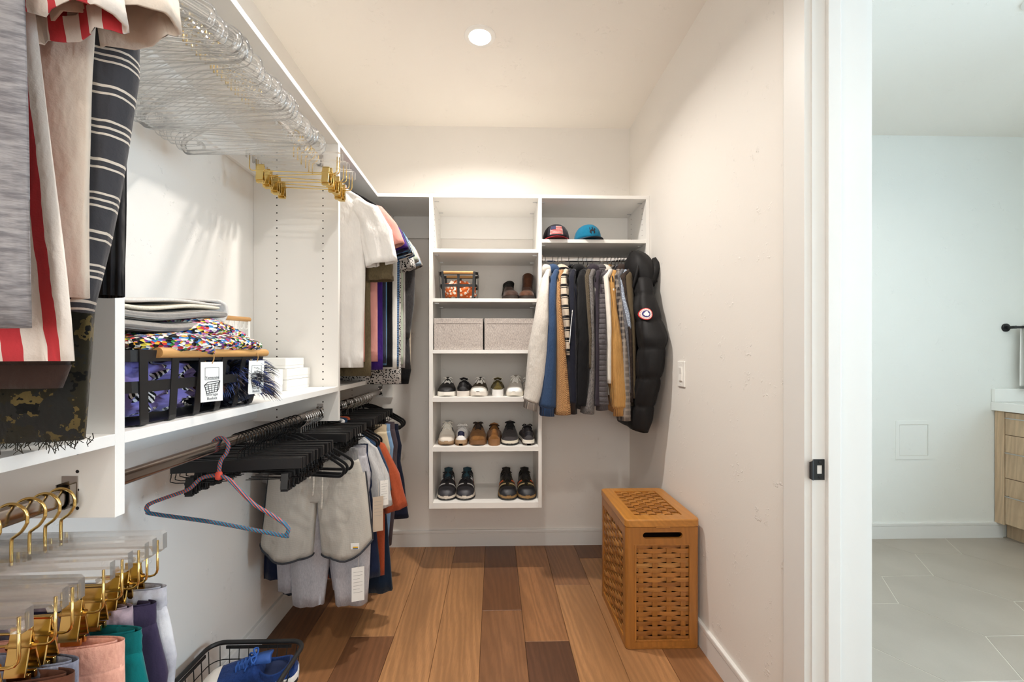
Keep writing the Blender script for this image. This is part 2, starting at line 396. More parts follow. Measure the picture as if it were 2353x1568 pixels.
def tile_mat():
    m, nt, b = newmat('porcelain_tile'); b.inputs['Roughness'].default_value = .42
    v = mapping(nt, 'Object'); a = noise_n(nt, v, 3, 4); d = noise_n(nt, v, 160, 2)
    c = mix(nt, ramp(nt, a.outputs['Fac'], [(.3, (0, 0, 0)), (.7, (1, 1, 1))]), srgb(166, 157, 145), srgb(178, 169, 157))
    nt.links.new(mix(nt, mathn(nt, 'MULTIPLY', d.outputs['Fac'], .18), c, srgb(140, 130, 120)), b.inputs['Base Color']); return m
M['tile'] = tile_mat()
# ------------------------------------------------------------------ the setting
XL, XR, YB, ZC = -1.02, .891, 2.855, 2.745
YN = -1.35                                  # wall behind the camera
BX0, BX1, BYB = 1.05, 3.99, 2.895           # bathroom
struct(MB().box(XL-.12, XL, YN-.12, YB+.12, -.02, ZC).build('wall_left', M['wall']))
struct(MB().box(XL, XR+.159, YB, YB+.12, -.02, ZC).build('wall_back', M['wall']))
wq = MB(); RW0, RW1, RZ0, RZ1 = -.76, .64, .85, 2.25
wq.box(XL, RW0, YN-.12, YN, -.02, ZC); wq.box(RW1, XR, YN-.12, YN, -.02, ZC); wq.box(RW0, RW1, YN-.12, YN, -.02, RZ0); wq.box(RW0, RW1, YN-.12, YN, RZ1, ZC)
struct(wq.build('wall_rear', M['wall']))
w2 = struct(empty('fill_window', ((RW0+RW1)/2, YN-.06, RZ0))); fr = MB(); hw = (RW1-RW0)/2; hh = RZ1-RZ0  # unseen window made up to frame the rear fill light
for a in ((-hw, -hw+.05, 0, hh), (hw-.05, hw, 0, hh), (-hw, hw, 0, .05), (-hw, hw, hh-.05, hh), (-.025, .025, 0, hh)): fr.box(a[0], a[1], -.03, .03, a[2], a[3])
fr.build('window_frame', M['trim'], w2)
for a in ((-hw+.05, -.025), (.025, hw-.05)): MB().box(a[0], a[1], -.004, .004, .05, hh-.05).build('pane', M['skyglass'], w2)
MB().bbox(-hw-.04, hw+.04, .03, .09, -.03, 0, .004).build('window_sill', M['trim'], w2)
wr = MB()
wr.box(XR, BX0, 1.216, YB, -.02, ZC); wr.box(XR, BX0, YN, .404, -.02, ZC); wr.box(XR, BX0, .404, 1.216, 2.456, ZC)
struct(wr.build('wall_right', M['wall']))
struct(MB().box(XL, BX1+.1, YN, BYB+.12, ZC, ZC+.1).build('ceiling', M['ceil']))
# bathroom shell
struct(MB().box(BX0, BX1+.1, BYB, BYB+.12, -.02, ZC).build('wall_bath_back', M['bathwall']))
struct(MB().box(BX0, BX1+.1, YN-.12, YN, -.02, ZC).build('wall_bath_front', M['bathwall']))
wb = MB(); WY0, WY1, WZ0, WZ1 = -.325, 1.025, 1.12, 2.38
wb.box(BX1, BX1+.14, YN, WY0, -.02, ZC); wb.box(BX1, BX1+.14, WY1, BYB, -.02, ZC)
wb.box(BX1, BX1+.14, WY0, WY1, -.02, WZ0); wb.box(BX1, BX1+.14, WY0, WY1, WZ1, ZC)
struct(wb.build('wall_bath_right', M['bathwall']))
win = struct(empty('window_1', (BX1+.06, (WY0+WY1)/2, WZ0)))
fr = MB(); hw = (WY1-WY0)/2; hh = WZ1-WZ0
for a in ((-hw, -hw+.05, 0, hh), (hw-.05, hw, 0, hh), (-hw, hw, 0, .05), (-hw, hw, hh-.05, hh), (-.025, .025, 0, hh)):
    fr.box(-.03, .03, a[0], a[1], a[2], a[3])
fr.build('window_frame', M['trim'], win)
MB().box(-.004, .004, -hw+.05, -.025, .05, hh-.05).build('pane', M['skyglass'], win)
MB().box(-.004, .004, .025, hw-.05, .05, hh-.05).build('pane', M['skyglass'], win)
MB().bbox(-.09, -.03, -hw-.04, hw+.04, -.03, 0, .004).build('window_sill', M['trim'], win)

# closet floor: every board its own piece
floor = struct(MB().box(XL, XR+.09, YN, YB, -.03, -.006).build('floor', M['seam']))
TONES = {'L': (172, 127, 86), 'M': (156, 111, 74), 'T': (142, 101, 70), 'B': (122, 84, 58), 'D': (98, 67, 49)}
boards = {-6: [('M', YN, YB)], -5: [('B', YN, 2.42), ('T', 2.42, YB)], -4: [('M', .9, YB), ('B', YN, .9)], -3: [('B', .62, 1.95), ('L', 1.95, YB), ('M', YN, .62)],
          -2: [('L', .9, YB), ('M', YN, .9)], -1: [('L', 1.1, 2.62), ('T', 2.62, YB), ('M', YN, 1.1)], 0: [('T', .5, 2.131), ('B', 2.131, YB), ('L', YN, .5)],
          1: [('D', .3, 1.898), ('M', 1.898, YB), ('T', YN, .3)], 2: [('L', .8, 2.356), ('T', 2.356, YB), ('B', YN, .8)], 3: [('L', 1.2, 2.66), ('B', 2.66, YB), ('M', YN, 1.2)],
          4: [('M', .7, YB), ('T', YN, .7)]}
for k, row in boards.items():
    x0 = max(-.062+.1935*k, XL); x1 = min(-.062+.1935*(k+1), XR+.09)
    if x1-x0 < .005: continue
    for tone, y0, y1 in row:
        yc = (y0+y1)/2; hx = (x1-x0)/2-.0006; hy = (y1-y0)/2-.0006; e = .0014
        mb = MB(); rs = []
        for z, ins in ((-.012, 0), (-e, 0), (0, e)):
            rs.append([Vector((-hx+ins, -hy+ins, z)), Vector((hx-ins, -hy+ins, z)), Vector((hx-ins, hy-ins, z)), Vector((-hx+ins, hy-ins, z))])
        mb.rings(rs)
        o = mb.build('floor_board', M['floorwood'], floor, color=srgb(TONES[tone])); o.location = ((x0+x1)/2, yc, 0)
# bathroom floor: hexagonal porcelain tiles
fb = struct(MB().box(XR+.09, BX1, YN, BYB, -.03, -.0015).build('floor_bath', M['grout']))
def hexpoly(cx, cy, e, X0, X1, Y0, Y1):
    P = [Vector((cx+e*math.cos(PI/3*i), cy+e*math.sin(PI/3*i))) for i in range(6)]
    for ax, lim, sg in ((0, X0, 1), (0, X1, -1), (1, Y0, 1), (1, Y1, -1)):
        Q = []
        for i in range(len(P)):
            a, b = P[i-1], P[i]; da, db = (a[ax]-lim)*sg, (b[ax]-lim)*sg
            if (da >= 0) != (db >= 0): Q.append(a+(b-a)*(da/(da-db)))
            if db >= 0: Q.append(b)
        P = Q
        if len(P) < 3: return None
    return P
E_ = .2998; hx_, hy_ = 1.5*E_, E_*math.sqrt(3)
for i in range(-5, 4):
    for j in range(-8, 3):
        cx = 2.783+hx_*i; cy = 2.40+hy_*j+(hy_/2 if i % 2 else 0)
        P = hexpoly(cx, cy, E_-.0022, XR+.092, BX1-.002, YN+.002, BYB-.002)
        if not P or cy < -.8: continue
        cn = sum(P, Vector((0, 0)))/len(P)
        top = [p+(cn-p).normalized()*.0012 for p in P]
        mb = MB(); n = len(P)
        mb.rings([[Vector((p.x-cx, p.y-cy, -.008)) for p in P], [Vector((p.x-cx, p.y-cy, -.0008)) for p in P], [Vector((p.x-cx, p.y-cy, 0)) for p in top]])
        o = mb.build('floor_tile', M['tile'], fb); o.location = (cx, cy, 0)
# baseboards
BP = [(0, 0), (.0135, 0), (.0135, .083), (.0118, .0845), (.0135, .086), (.0155, .088), (.0155, .102), (.014, .106), (0, .106)]
def bboard(name, a, b, axis, at, sgn, mat=None):
    mb = MB()
    if axis == 'y': mb.prism([(at+sgn*t, h) for t, h in BP], 'y', a, b)
    else: mb.prism([(at+sgn*t, h) for t, h in BP], 'x', a, b)
    return struct(mb.build(name, M['trim']))
bboard('baseboard_left', YN, YB, 'y', XL, 1); bboard('baseboard_back', XL, XR, 'x', YB, -1)
bboard('baseboard_right', 1.31, YB, 'y', XR, -1); bboard('baseboard_bath', BX0, 3.47, 'x', BYB, -1)
bboard('baseboard_rear', XL, XR, 'x', YN, 1)
# door lining, stop and casings
jm = MB()
jm.box(XR, BX0, 1.200, 1.216, 0, 2.456); jm.box(XR, BX0, .404, .420, 0, 2.456); jm.box(XR, BX0, .42, 1.2, 2.44, 2.456)
struct(jm.build('trim_1', M['trim']))                    # door lining
st = MB()
st.bbox(.9285, .966, 1.1885, 1.2, 0, 2.44, .002); st.bbox(.9285, .966, .42, .4315, 0, 2.44, .002); st.bbox(.9285, .966, .432, 1.188, 2.4285, 2.44, .002)
struct(st.build('trim_2', M['trim']))                    # door stop
CP = [(.0, .0), (.018, .0), (.018, .088), (.0155, .094), (.010, .096), (0, .096)]   # (thickness, width away from opening)
cs = MB()
cs.prism([(XR-t, 1.2055+w) for t, w in CP], 'z', 0, 2.53); cs.prism([(XR-t, .4145-w) for t, w in CP], 'z', 0, 2.53)
cs.prism([(XR-t, 2.445+w) for t, w in CP], 'y', .4145, 1.2055)
struct(cs.build('trim_3', M['trim']))                    # casing towards the closet
cs = MB()
cs.prism([(BX0+t, 1.2055+w) for t, w in CP], 'z', 0, 2.53); cs.prism([(BX0+t, .4145-w) for t, w in CP], 'z', 0, 2.53)
cs.prism([(BX0+t, 2.445+w) for t, w in CP], 'y', .4145, 1.2055)
struct(cs.build('trim_4', M['trim']))                    # casing towards the bathroom

# strike plate let into the door lining
sp = tag(empty('strike_plate', (.9, 1.2, .933)), 'black metal strike plate with curved lip on the white door jamb', 'strike plate')
pl = MB(); z0, z1 = -.029, .029
out = [(-.006, z0), (.026, z0), (.026, z1), (-.006, z1)]
pl.box(-.006, .0255, -.0022, 0, z0, -.012); pl.box(-.006, .0255, -.0022, 0, .012, z1); pl.box(-.006, .004, -.0022, 0, -.012, .012); pl.box(.019, .0255, -.0022, 0, -.012, .012)
pl.build('plate', M['black'], sp)
lp = MB(); rs = []
for i in range(9):
    a = i/8; x = -.006-.016*a; y = -.0022-.010*math.sin(a*PI*.75)
    hzz = .029-.006*a*a; rs.append([Vector((x, y, -hzz)), Vector((x, y, hzz)), Vector((x, y+.002, hzz)), Vector((x, y+.002, -hzz))])
lp.rings(rs); lp.build('lip', M['black'], sp, smooth=False)
MB().box(.004, .019, .0002, .0006, -.012, .012).build('latch_hole', wood_mat('raw_pine', srgb(206, 178, 140), axis='Z'), sp)
for zz in (-.021, .021):
    MB().lathe([(0.0034, 0), (.0034, .0012), (.002, .0018)], 12, mat=Matrix.Translation((.012, -.0022, zz)) @ Matrix.Rotation(PI/2, 4, 'X')).build('screw', M['blackmetal'], sp, smooth=True, angle=40)

# recessed ceiling lamps
for i, (x, y) in enumerate(LAMPS+BATH_LAMPS):
    t = empty('recessed_lamp', (x, y, ZC))
    tag(t, ['lit recessed ceiling lamp with white trim, above the shoe shelves', 'recessed ceiling lamp above the middle of the closet', 'recessed ceiling lamp at the closet entrance end',
            'recessed ceiling lamp in the bathroom ceiling, deeper one', 'recessed ceiling lamp in the bathroom ceiling, by the window'][i], 'ceiling lamp', 'recessed ceiling lamps')
    MB().lathe([(.050, -.001), (.052, -.006), (.068, -.006), (.073, -.003), (.074, 0), (.050, 0)], 40, cap=False).build('trim_ring', M['whiteplastic'], t, smooth=True, angle=40)
    MB().lathe([(.0505, -.0012), (.045, -.0035), (.02, -.005), (.001, -.0052)], 32).build('lens', M['lens'], t, smooth=True)

# rocker switch on the right wall
sw = tag(empty('light_switch', (XR, 2.049, 1.161)), 'white rocker light switch plate on the textured wall', 'switch')
MB().bbox(-.006, 0, -.0395, .0395, -.061, .061, .0025).build('cover_plate', M['whiteplastic'], sp if False else sw)
MB().bbox(-.0085, -.0055, -.017, .017, -.034, .034, .001).build('rocker_frame', M['whiteplastic'], sw)
rk = MB(); rk.prism([(-.0085, -.031), (-.0115, -.031), (-.0092, 0), (-.0120, .031), (-.0085, .031)], 'y', -.0145, .0145)
rk.build('rocker', M['whiteplastic'], sw)
for zz in (-.048, .048): MB().lathe([(.003, 0), (.003, .001), (.0015, .0014)], 10, mat=Matrix.Translation((-.006, 0, zz)) @ Matrix.Rotation(-PI/2, 4, 'Y')).build('screw', M['whiteplastic'], sw)

# ------------------------------------------------------------------ bathroom things
ap = tag(empty('access_panel', (2.853, BYB, .667)), 'square white access panel flush in the bathroom wall', 'access panel')
fr = MB()
for a in ((-.125, .125, .106, .131), (-.125, .125, -.131, -.106), (-.125, -.1, -.106, .106), (.1, .125, -.106, .106)): fr.box(a[0], a[1], -.004, 0, a[2], a[3])
fr.build('panel_frame', M['bathwall'], ap); MB().box(-.0975, .0975, -.003, 0, -.1035, .1035).build('panel_door', M['bathwall'], ap)
MB().box(-.1, .1, -.0005, 0, -.106, .106).build('panel_gap', M['grout'], ap)
va = tag(empty('vanity_cabinet', (3.42, 2.0, 0)), 'light oak vanity cabinet with three drawers and slim handles', 'cabinet')
MB().box(.02, .56, -.9, .89, .11, .868).build('carcass', M['oakvan'], va)
MB().box(.085, .56, -.9, .89, 0, .11).build('toe_kick', M['oakvan'], va)
MB().box(0, .02, .833, .89, .105, .868).build('filler_strip', M['oakvan'], va)
for y0, y1 in ((.25, .829), (-.33, .246), (-.9, -.334)):
    for z0, z1 in ((.715, .862), (.425, .711), (.115, .421)):
        dr = MB().bbox(0, .02, y0, y1, z0, z1, .0012).build('drawer_front', M['oakvan'], va)
        h = MB(); zc = z1-.035 if z1-z0 < .2 else z1-.115; yc = (y0+y1)/2+.07
        h.tube([(-.0005, yc-.10, zc), (-.022, yc-.10, zc), (-.026, yc-.096, zc), (-.026, yc+.196, zc), (-.022, yc+.20, zc), (-.0005, yc+.20, zc)], .0042, 8)
        h.build('handle', M['nickel'], dr, smooth=True, angle=50)
ct = MB().bbox(3.398, 3.985, 1.08, BYB-.001, .87, .927, .002).build('vanity_countertop', M['quartz']); tag(ct, 'white quartz countertop on the oak vanity', 'countertop')
bs = MB().bbox(3.402, 3.985, BYB-.022, BYB-.001, .9275, 1.018, .002).build('side_splash', M['quartz']); tag(bs, 'low white quartz splash strip along the bathroom wall', 'backsplash')
tb = tag(empty('towel_bar', (3.50, BYB, 1.435)), 'matte black towel bar on the bathroom wall', 'towel bar')
RX = Matrix.Rotation(PI/2, 4, 'X')
MB().lathe([(.028, 0), (.028, .008), (.026, .010), (.010, .011), (.010, .060), (.0105, .062)], 28, mat=RX).build('wall_mount', M['black'], tb, smooth=True, angle=35)
MB().lathe([(.028, 0), (.028, .008), (.026, .010), (.010, .011), (.010, .060), (.0105, .062)], 28, mat=Matrix.Translation((.42, 0, 0)) @ RX).build('wall_mount', M['black'], tb, smooth=True, angle=35)
MB().tube([(-.012, -.055, 0), (.43, -.055, 0)], .0085, 16).build('bar', M['black'], tb, smooth=True, angle=40)
tw = MB()
rs = []
for i in range(41):
    a = i/40
    if a < .47: z = -.42+a/.47*.425; y = -.0675-.012*math.sin(a*9)*(1-a)
    elif a > .53: z = .005-(a-.53)/.47*.40; y = -.042+.0*a
    else: th = (a-.47)/.06*PI; z = .005+.0115*math.sin(th); y = -.055-.0125*math.cos(th)
    tpr = .012*max(0, -z/.42)
    rs.append([Vector((.055-tpr*.4, y-.006, z)), Vector((.19, y-.0075, z)), Vector((.33, y-.006, z)), Vector((.33, y+.0015, z)), Vector((.19, y+.001, z)), Vector((.055-tpr*.4, y+.0015, z))])
tw.rings(rs); o = tw.build('hand_towel', M['terry']); o.location = (3.50, BYB, 1.435); tag(o, 'white terry hand towel folded over the black towel bar', 'towel')
# ------------------------------------------------------------------ closet shelving along the left wall
XF = -.664; ZT = 2.148; ZL = 1.1185; TH = .02
RX_ = -.74                                   # rods above / below hang here
RODU, RODL = 2.066, 1.012                    # rod centre heights
ROD_TOP = .015
YU0 = -.30                                   # unit starts beside the camera
def peg_holes(mb, x_cols, y, z0, z1, nrm, axis='y'):
    z = z0
    while z < z1:
        for x in x_cols:
            for k in range(8):
                pass
            ang = [2*PI*i/10 for i in range(10)]
            if axis == 'y': ring = lambda r, d: [Vector((x+r*math.cos(a), y+nrm*d, z+r*math.sin(a))) for a in ang]
            else: ring = lambda r, d: [Vector((y+nrm*d, x+r*math.cos(a), z+r*math.sin(a))) for a in ang]
            mb.rings([ring(.0031, -.0004), ring(.0031, .0002)])
        z += .032
def oval_rod(a, b, z, axis, at):
    mb = MB(); ring = []
    for t in (a, b):
        r = []
        for i in range(24):
            th = 2*PI*i/24; u = .0075*math.copysign(abs(math.cos(th))**.7, math.cos(th)); w = .015*math.copysign(abs(math.sin(th))**.8, math.sin(th))
            r.append(Vector((at+u, t, z+w)) if axis == 'y' else Vector((t, at+u, z+w)))
        ring.append(r)
    mb.rings(ring); return mb
def rod_bracket(y, z, sgn, axis='y', at=RX_):
    """open cup with screw tab fixed to a partition"""
    mb = MB()
    def P(u, d, w): return Vector((at+u, y+sgn*d, z+w)) if axis == 'y' else Vector((y+sgn*d, at+u, z+w))
    pts = [(-.013, .034), (.013, .034), (.0135, -.012), (.009, -.020), (-.009, -.020), (-.0135, -.012)]
    mb.rings([[P(u, 0, w) for u, w in pts], [P(u, .0025, w) for u, w in pts]])
    cup = []
    for i in range(13):
        a = PI+PI*i/12; cup.append((.0105*math.cos(a), -.002+.0175*math.sin(a)))
    cup = [(-.0105, .022)]+cup+[(.0105, .022)]
    for (u0, w0), (u1, w1) in zip(cup, cup[1:]):
        dx, dz = u1-u0, w1-w0; L = math.hypot(dx, dz) or 1; nx, nz = -dz/L*.0018, dx/L*.0018
        mb.rings([[P(u0, 0, w0), P(u1, 0, w1), P(u1-nx, 0, w1-nz), P(u0-nx, 0, w0-nz)], [P(u0, .014, w0), P(u1, .014, w1), P(u1-nx, .014, w1-nz), P(u0-nx, .014, w0-nz)]])
    return mb
lu = tag(empty('closet_shelving', (0, 0, 0)), 'white melamine wall shelving with hanging rods along the left wall', 'shelving')
MB().bbox(XL+.0005, XF, YU0, YB-.0005, ZT, ZT+.0195, .0008).build('top_shelf', M['mel'], lu)
parts = [(YU0, YU0+TH), (.779, .799), (1.865, 1.887), (YB-.0205, YB-.0005)]
for i, (a, b) in enumerate(parts):
    zb = .972 if i < 3 else .972
    p = MB().bbox(XL+.0005, XF, a, b, zb, ZT, .0008).build('partition', M['mel'], lu)
    if i in (1, 2, 3):
        mb = MB(); peg_holes(mb, (-.7285, -.9215), a, .9893, 2.12, -1); stuff(mb.build('peg_holes', M['hole'], p))
for (a, b) in ((YU0+TH, .779), (.799, 1.865), (1.887, YB-.0205)):
    MB().bbox(XL+.0005, XF, a, b, ZL-TH, ZL, .0008).build('lower_shelf', M['mel'], lu)
    MB().bbox(XL+.0005, XL+.0165, a, b, 2.008, ZT, .0006).build('back_rail', M['mel'], lu)
    MB().bbox(XL+.0005, XL+.0165, a, b, .985, ZL-TH, .0006).build('back_rail', M['mel'], lu)
    for rz, mm in ((RODU, 'chrome'), (RODL, 'chrome')):
        oval_rod(a+.002, b-.002, rz, 'y', RX_).build('hanging_rod', M['darkchrome' if rz == RODL else 'chrome'], lu, smooth=True, angle=60)
        rod_bracket(a, rz, 1).build('rod_bracket', M['darkchrome'], lu); rod_bracket(b, rz, -1).build('rod_bracket', M['darkchrome'], lu)
    cc = []
    for yy, sg in ((a, 1), (b, -1)):
        for xx in (-.735, -.925):
            cam_m = Matrix.Translation((xx, yy+sg*.034, ZT-.0005)) @ Matrix.Scale(-1, 4, Vector((0, 0, 1)))
            MB().lathe([(.0105, 0), (.0105, .003), (.008, .006), (.001, .0065)], 14, mat=cam_m).build('cam_cover', M['whiteplastic'], lu, smooth=True, angle=50)

# ------------------------------------------------------------------ shelving on the back wall
YF = 2.4855
bu = tag(empty('wall_cabinet', (0, 0, 0)), 'white open shelf cabinet hung on the back wall with shoe shelves and rod bay', 'shelving')
MB().bbox(XF+.0005, XR-.0005, YF, YB-.0005, ZT, ZT+.0195, .0008).build('top_board', M['mel'], bu)
MB().box(XF+.0005, XF+.022, YF-.0012, YF, ZT, ZT+.0195).build('joint_strip', M['mel'], bu)
for x0, x1, zb in ((-.374, -.353, .374), (.249, .269, .374), (.871, .8905, 1.52)):
    p = MB().bbox(x0, x1, YF, YB-.0005, zb, ZT, .0008).build('side_panel', M['mel'], bu)
    mb = MB()
    if x0 > .8: peg_holes(mb, (2.555, 2.76), x0, 1.70, 2.13, -1, 'x')
    else: peg_holes(mb, (2.555, 2.76), x1, 1.88, 2.13, 1, 'x')
    stuff(mb.build('peg_holes', M['hole'], p))
for zt in (1.8555, 1.5725, 1.279, 1.0085, .7255, .4065):
    th = .020 if zt > .5 else .0325
    MB().bbox(-.353, .249, YF+.0006, YB-.0005, zt-(.0205 if zt > 1.2 else .0265 if zt > .5 else .0325), zt, .0008).build('shelf', M['mel'], bu)
MB().bbox(.269, .871, YF+.0006, YB-.0005, 1.894, 1.914, .0008).build('shelf', M['mel'], bu)
for x0, x1 in ((XF+.0105, -.374), (-.353, .249), (.269, .871)):
    MB().bbox(x0, x1, YB-.0175, YB-.0005, 2.006, ZT, .0006).build('back_rail', M['mel'], bu)
for x0, x1, zt in ((-.353, .249, ZT), (-.353, .249, 1.835), (-.353, .249, 1.552), (.269, .871, ZT), (.269, .871, 1.894)):
    for xx, sg in ((x0, 1), (x1, -1)):
        for yy in (2.555, 2.76):
            MB().box(xx+sg*.001, xx+sg*.026, yy-.0035, yy+.0035, zt-.004, zt-.0003).build('shelf_clip', M['nickel'], bu)
RBY = 2.575; RBZ = 1.818
oval_rod(.271, .869, RBZ, 'x', RBY).build('hanging_rod', M['chrome'], bu, smooth=True, angle=60)
rod_bracket(.269, RBZ, 1, 'x', RBY).build('rod_bracket', M['darkchrome'], bu); rod_bracket(.871, RBZ, -1, 'x', RBY).build('rod_bracket', M['darkchrome'], bu)

# ------------------------------------------------------------------ hangers (origin: top of the rod)
def hook_path(s=1.0, drop=.075, side=1):
    p = [(0, 0, -drop), (0, 0, -.056), (side*.004, 0, -.049), (side*.014, 0, -.041), (side*.0215, 0, -.029)]
    for i in range(0, 11):
        a = math.radians(-12+i*20.5); p.append((side*.0225*math.cos(a), 0, -.0205+.0225*math.sin(a)))
    return smooth_path(p, 3)
def hook_obj(mat, parent, r=.0018, drop=.075, side=1, n=8):
    return MB().tube(hook_path(1, drop, side), r, n).build('hook', mat, parent, smooth=True)
def shoulder_loop(hw=.212, top=-.068, tip=-.150, bar=-.196):
    half = [(0, 0, top), (.028, 0, top-.004), (.075, 0, top-.022), (.135, 0, top-.050), (.185, 0, tip+.004), (hw-.006, 0, tip-.010), (hw, 0, tip-.024), (hw-.008, 0, bar+.004), (hw-.03, 0, bar), (.09, 0, bar)]
    path = half+[(0, 0, bar)]+[(-x, y, z) for x, y, z in reversed(half[1:])]
    return smooth_path(path, 4, loop=True)
def velvet_hanger(hookmat='chrome'):
    t = empty('velvet_hanger')
    MB().tube(shoulder_loop(), .0055, 8, loop=True, ry=.0028, up=(0, 1, 0)).build('hanger_body', M['velvet'], t, smooth=True)
    MB().tube([(0, 0, -.080), (0, 0, -.058)], [.006, .0032], 8).build('neck', M['velvet'], t, smooth=True)
    hook_obj(M[hookmat], t); return t
def acrylic_hanger():
    t = empty('acrylic_hanger')
    MB().tube(shoulder_loop(.215, -.076, -.158, -.205), .0068, 8, loop=True, ry=.0052, up=(0, 1, 0)).build('hanger_body', M['acryl'], t, smooth=True)
    half = smooth_path([(.150, 0, -.198), (.150, 0, -.186), (.160, 0, -.176), (.168, 0, -.181)], 3)
    for s in (1, -1):
        MB().tube([(s*p.x, 0, p.z) for p in half], .0032, 6).build('notch', M['acryl'], t, smooth=True)
    hook_obj(M['gold'], t, .0021, .082); return t
def clip(mb, x, z, mi=0, ang=.35, s=1.0, y=0.0):
    """sprung clip: two plates pinched on the wire"""
    for sg in (1, -1):
        mt = Matrix.Translation((x, y, z)) @ Matrix.Rotation(sg*ang*.5, 4, 'X')
        mb.bbox(-.0105*s, .0105*s, sg*.0035-.0012, sg*.0035+.0012, -.030*s, .019*s, .0008, mi, mt)
        mt2 = Matrix.Translation((x, y+sg*.0042, z-.030*s))
        mb.bbox(-.0105*s, .0105*s, -.0022, .0022, -.006*s, .002*s, .0008, mi, mt2)
    mb.tube([(x-.0125*s, y, z), (x+.0125*s, y, z)], .0042*s, 8, mi)
def clip_hanger(kind='acrylic'):
    t = empty('clip_hanger')
    if kind == 'acrylic':
        pr = [(-.166, -.074), (-.170, -.078), (-.170, -.104), (-.166, -.108), (-.152, -.108), (-.150, -.102), (.150, -.102), (.152, -.108), (.166, -.108), (.170, -.104), (.170, -.078), (.166, -.074)]
        MB().prism(pr, 'y', -.0048, .0048).build('bar', M['acryl'], t)
        ed = MB()
        for s in (1, -1): ed.box(s*.1702-.0004, s*.1702+.0004, -.0046, .0046, -.104, -.078)
        ed.build('bar_edge', M['acryledge'], t)
        wm, cm, wr_, zc = M['gold'], M['gold'], .0019, -.152
        wp = [(-.158, 0, -.090), (-.158, 0, -.140)]+[(-.158+.012*(1-math.cos(a)), 0, -.140-.012*math.sin(a)) for a in (.5, 1.0, 1.57)]+[(.158-.012*(1-math.cos(a)), 0, -.140-.012*math.sin(a)) for a in (1.57, 1.0, .5)]+[(.158, 0, -.140), (.158, 0, -.090)]
        MB().tube(wp, wr_, 8).build('clip_wire', wm, t, smooth=True)
        for s in (1, -1):
            mb = MB(); clip(mb, s*.118, zc, s=1.25); mb.build('clip', cm, t)
        hook_obj(M['gold'], t, .0023, .096)
    else:
        MB().bbox(-.172, .172, -.0055, .0055, -.106, -.074, .0012).build('bar', M['blackbar'], t)
        for s in (1, -1):
            wp = [(s*.168, 0, -.100), (s*.172, 0, -.118), (s*.160, 0, -.134), (s*.02, 0, -.134)]
            MB().tube(smooth_path(wp, 3), .0014, 6).build('clip_wire', M['blackwire'], t, smooth=True)
            mb = MB(); clip(mb, s*.125, -.138, s=.95, ang=.42); mb.build('clip', M['blackplastic'], t)
        hook_obj(M['blackwire' if kind == 'black' else 'chrome'], t, .0017, .078)
    return t
# ------------------------------------------------------------------ cloth
def fbm(x, y, z=0.0):
    return noise.noise(Vector((x, y, z)))+.5*noise.noise(Vector((x*2.1+7, y*2.1, z+3)))
def cloth_tube(mb, rings, n=36, amp=.012, freq=2.2, seed=0.0, hem=.03, sub=5, grow=.7, cap0=True, sq=.85, mi=0, shear=1.0, ease=None):
    """hanging cloth lofted through rings (centre, half-width vector, half-depth vector) with vertical folds"""
    R = []
    for (c0, u0, v0), (c1, u1, v1) in zip(rings, rings[1:]):
        for k in range(sub):
            t = k/sub; R.append((Vector(c0).lerp(Vector(c1), t), Vector(u0).lerp(Vector(u1), t), Vector(v0).lerp(Vector(v1), t)))
    R.append(tuple(Vector(x) for x in rings[-1])); L = len(R); out = []
    for i, (c, u, v) in enumerate(R):
        t = i/(L-1); A = amp*(t**grow)
        vn = v.normalized(); un = u.normalized(); ring = []
        for j in range(n):
            a = 2*PI*j/n; ca, sa = math.cos(a), math.sin(a)
            cu = math.copysign(abs(ca)**sq, ca); sv = math.copysign(abs(sa)**sq, sa)
            f = fbm(cu*freq+seed, t*1.1*shear+seed*.37, (sa > 0)*1.7+seed)*A
            g = fbm(seed+a*1.3, t*3.1, seed+5)*A*.35
            ring.append(c+u*cu+v*sv+vn*(f*(.35+.65*abs(sa)**.5))+un*g)
        out.append(ring)
    if hem:
        c, u, v = R[-1]; d = (R[-1][0]-R[-2][0]).normalized()
        last = out[-1]; ctr = sum(last, Vector())/n
        ins = [p.lerp(ctr, .06)-d*.0 for p in last]; up = [p.lerp(ctr, .09)-d*hem for p in last]
        out += [ins, up]
    mb.rings(out, cap0=cap0, cap1=False, mi=mi)
    return out
X_, Y_, Z_ = Vector((1, 0, 0)), Vector((0, 1, 0)), Vector((0, 0, 1))
def sleeve_rings(pts):
    """pts: (x, y, z, half-width, half-depth) -> rings square to the path, width in the XZ plane, depth along Y"""
    P = [Vector(p[:3]) for p in pts]; out = []
    for i, p in enumerate(pts):
        t = (P[min(i+1, len(P)-1)]-P[max(i-1, 0)]).normalized()
        u = Vector((-t.z, 0, t.x))
        u = u.normalized() if u.length > .05 else X_
        v = u.cross(t).normalized()
        if v.y < 0: v = -v
        out.append((P[i], u*p[3], v*p[4]))
    return out
def body_rings(sh, top, tip, hw, length, depth, lean=0.0, flare=0.0, hem_dx=0.0):
    zb = -length; d = depth
    pts = [(.050, top, d*.45), (.085, top-.012, d*.55), (sh*.70, lerp(top, tip, .60), d*.62), (sh*.95, tip-.012, d*.68), (hw*.97, tip-.075, d*.9), (hw, tip-.20, d), (hw+flare*.5, lerp(tip-.2, zb, .5), d*1.05), (hw+flare, zb, d*1.1)]
    out = []
    for i, (a, z, dd) in enumerate(pts):
        t = max(0, (tip-.075-z)/(tip-.075-zb)) if z < tip-.075 else 0
        out.append((Vector((hem_dx*t, lean*t, z)), X_*a, Y_*dd))
    return out
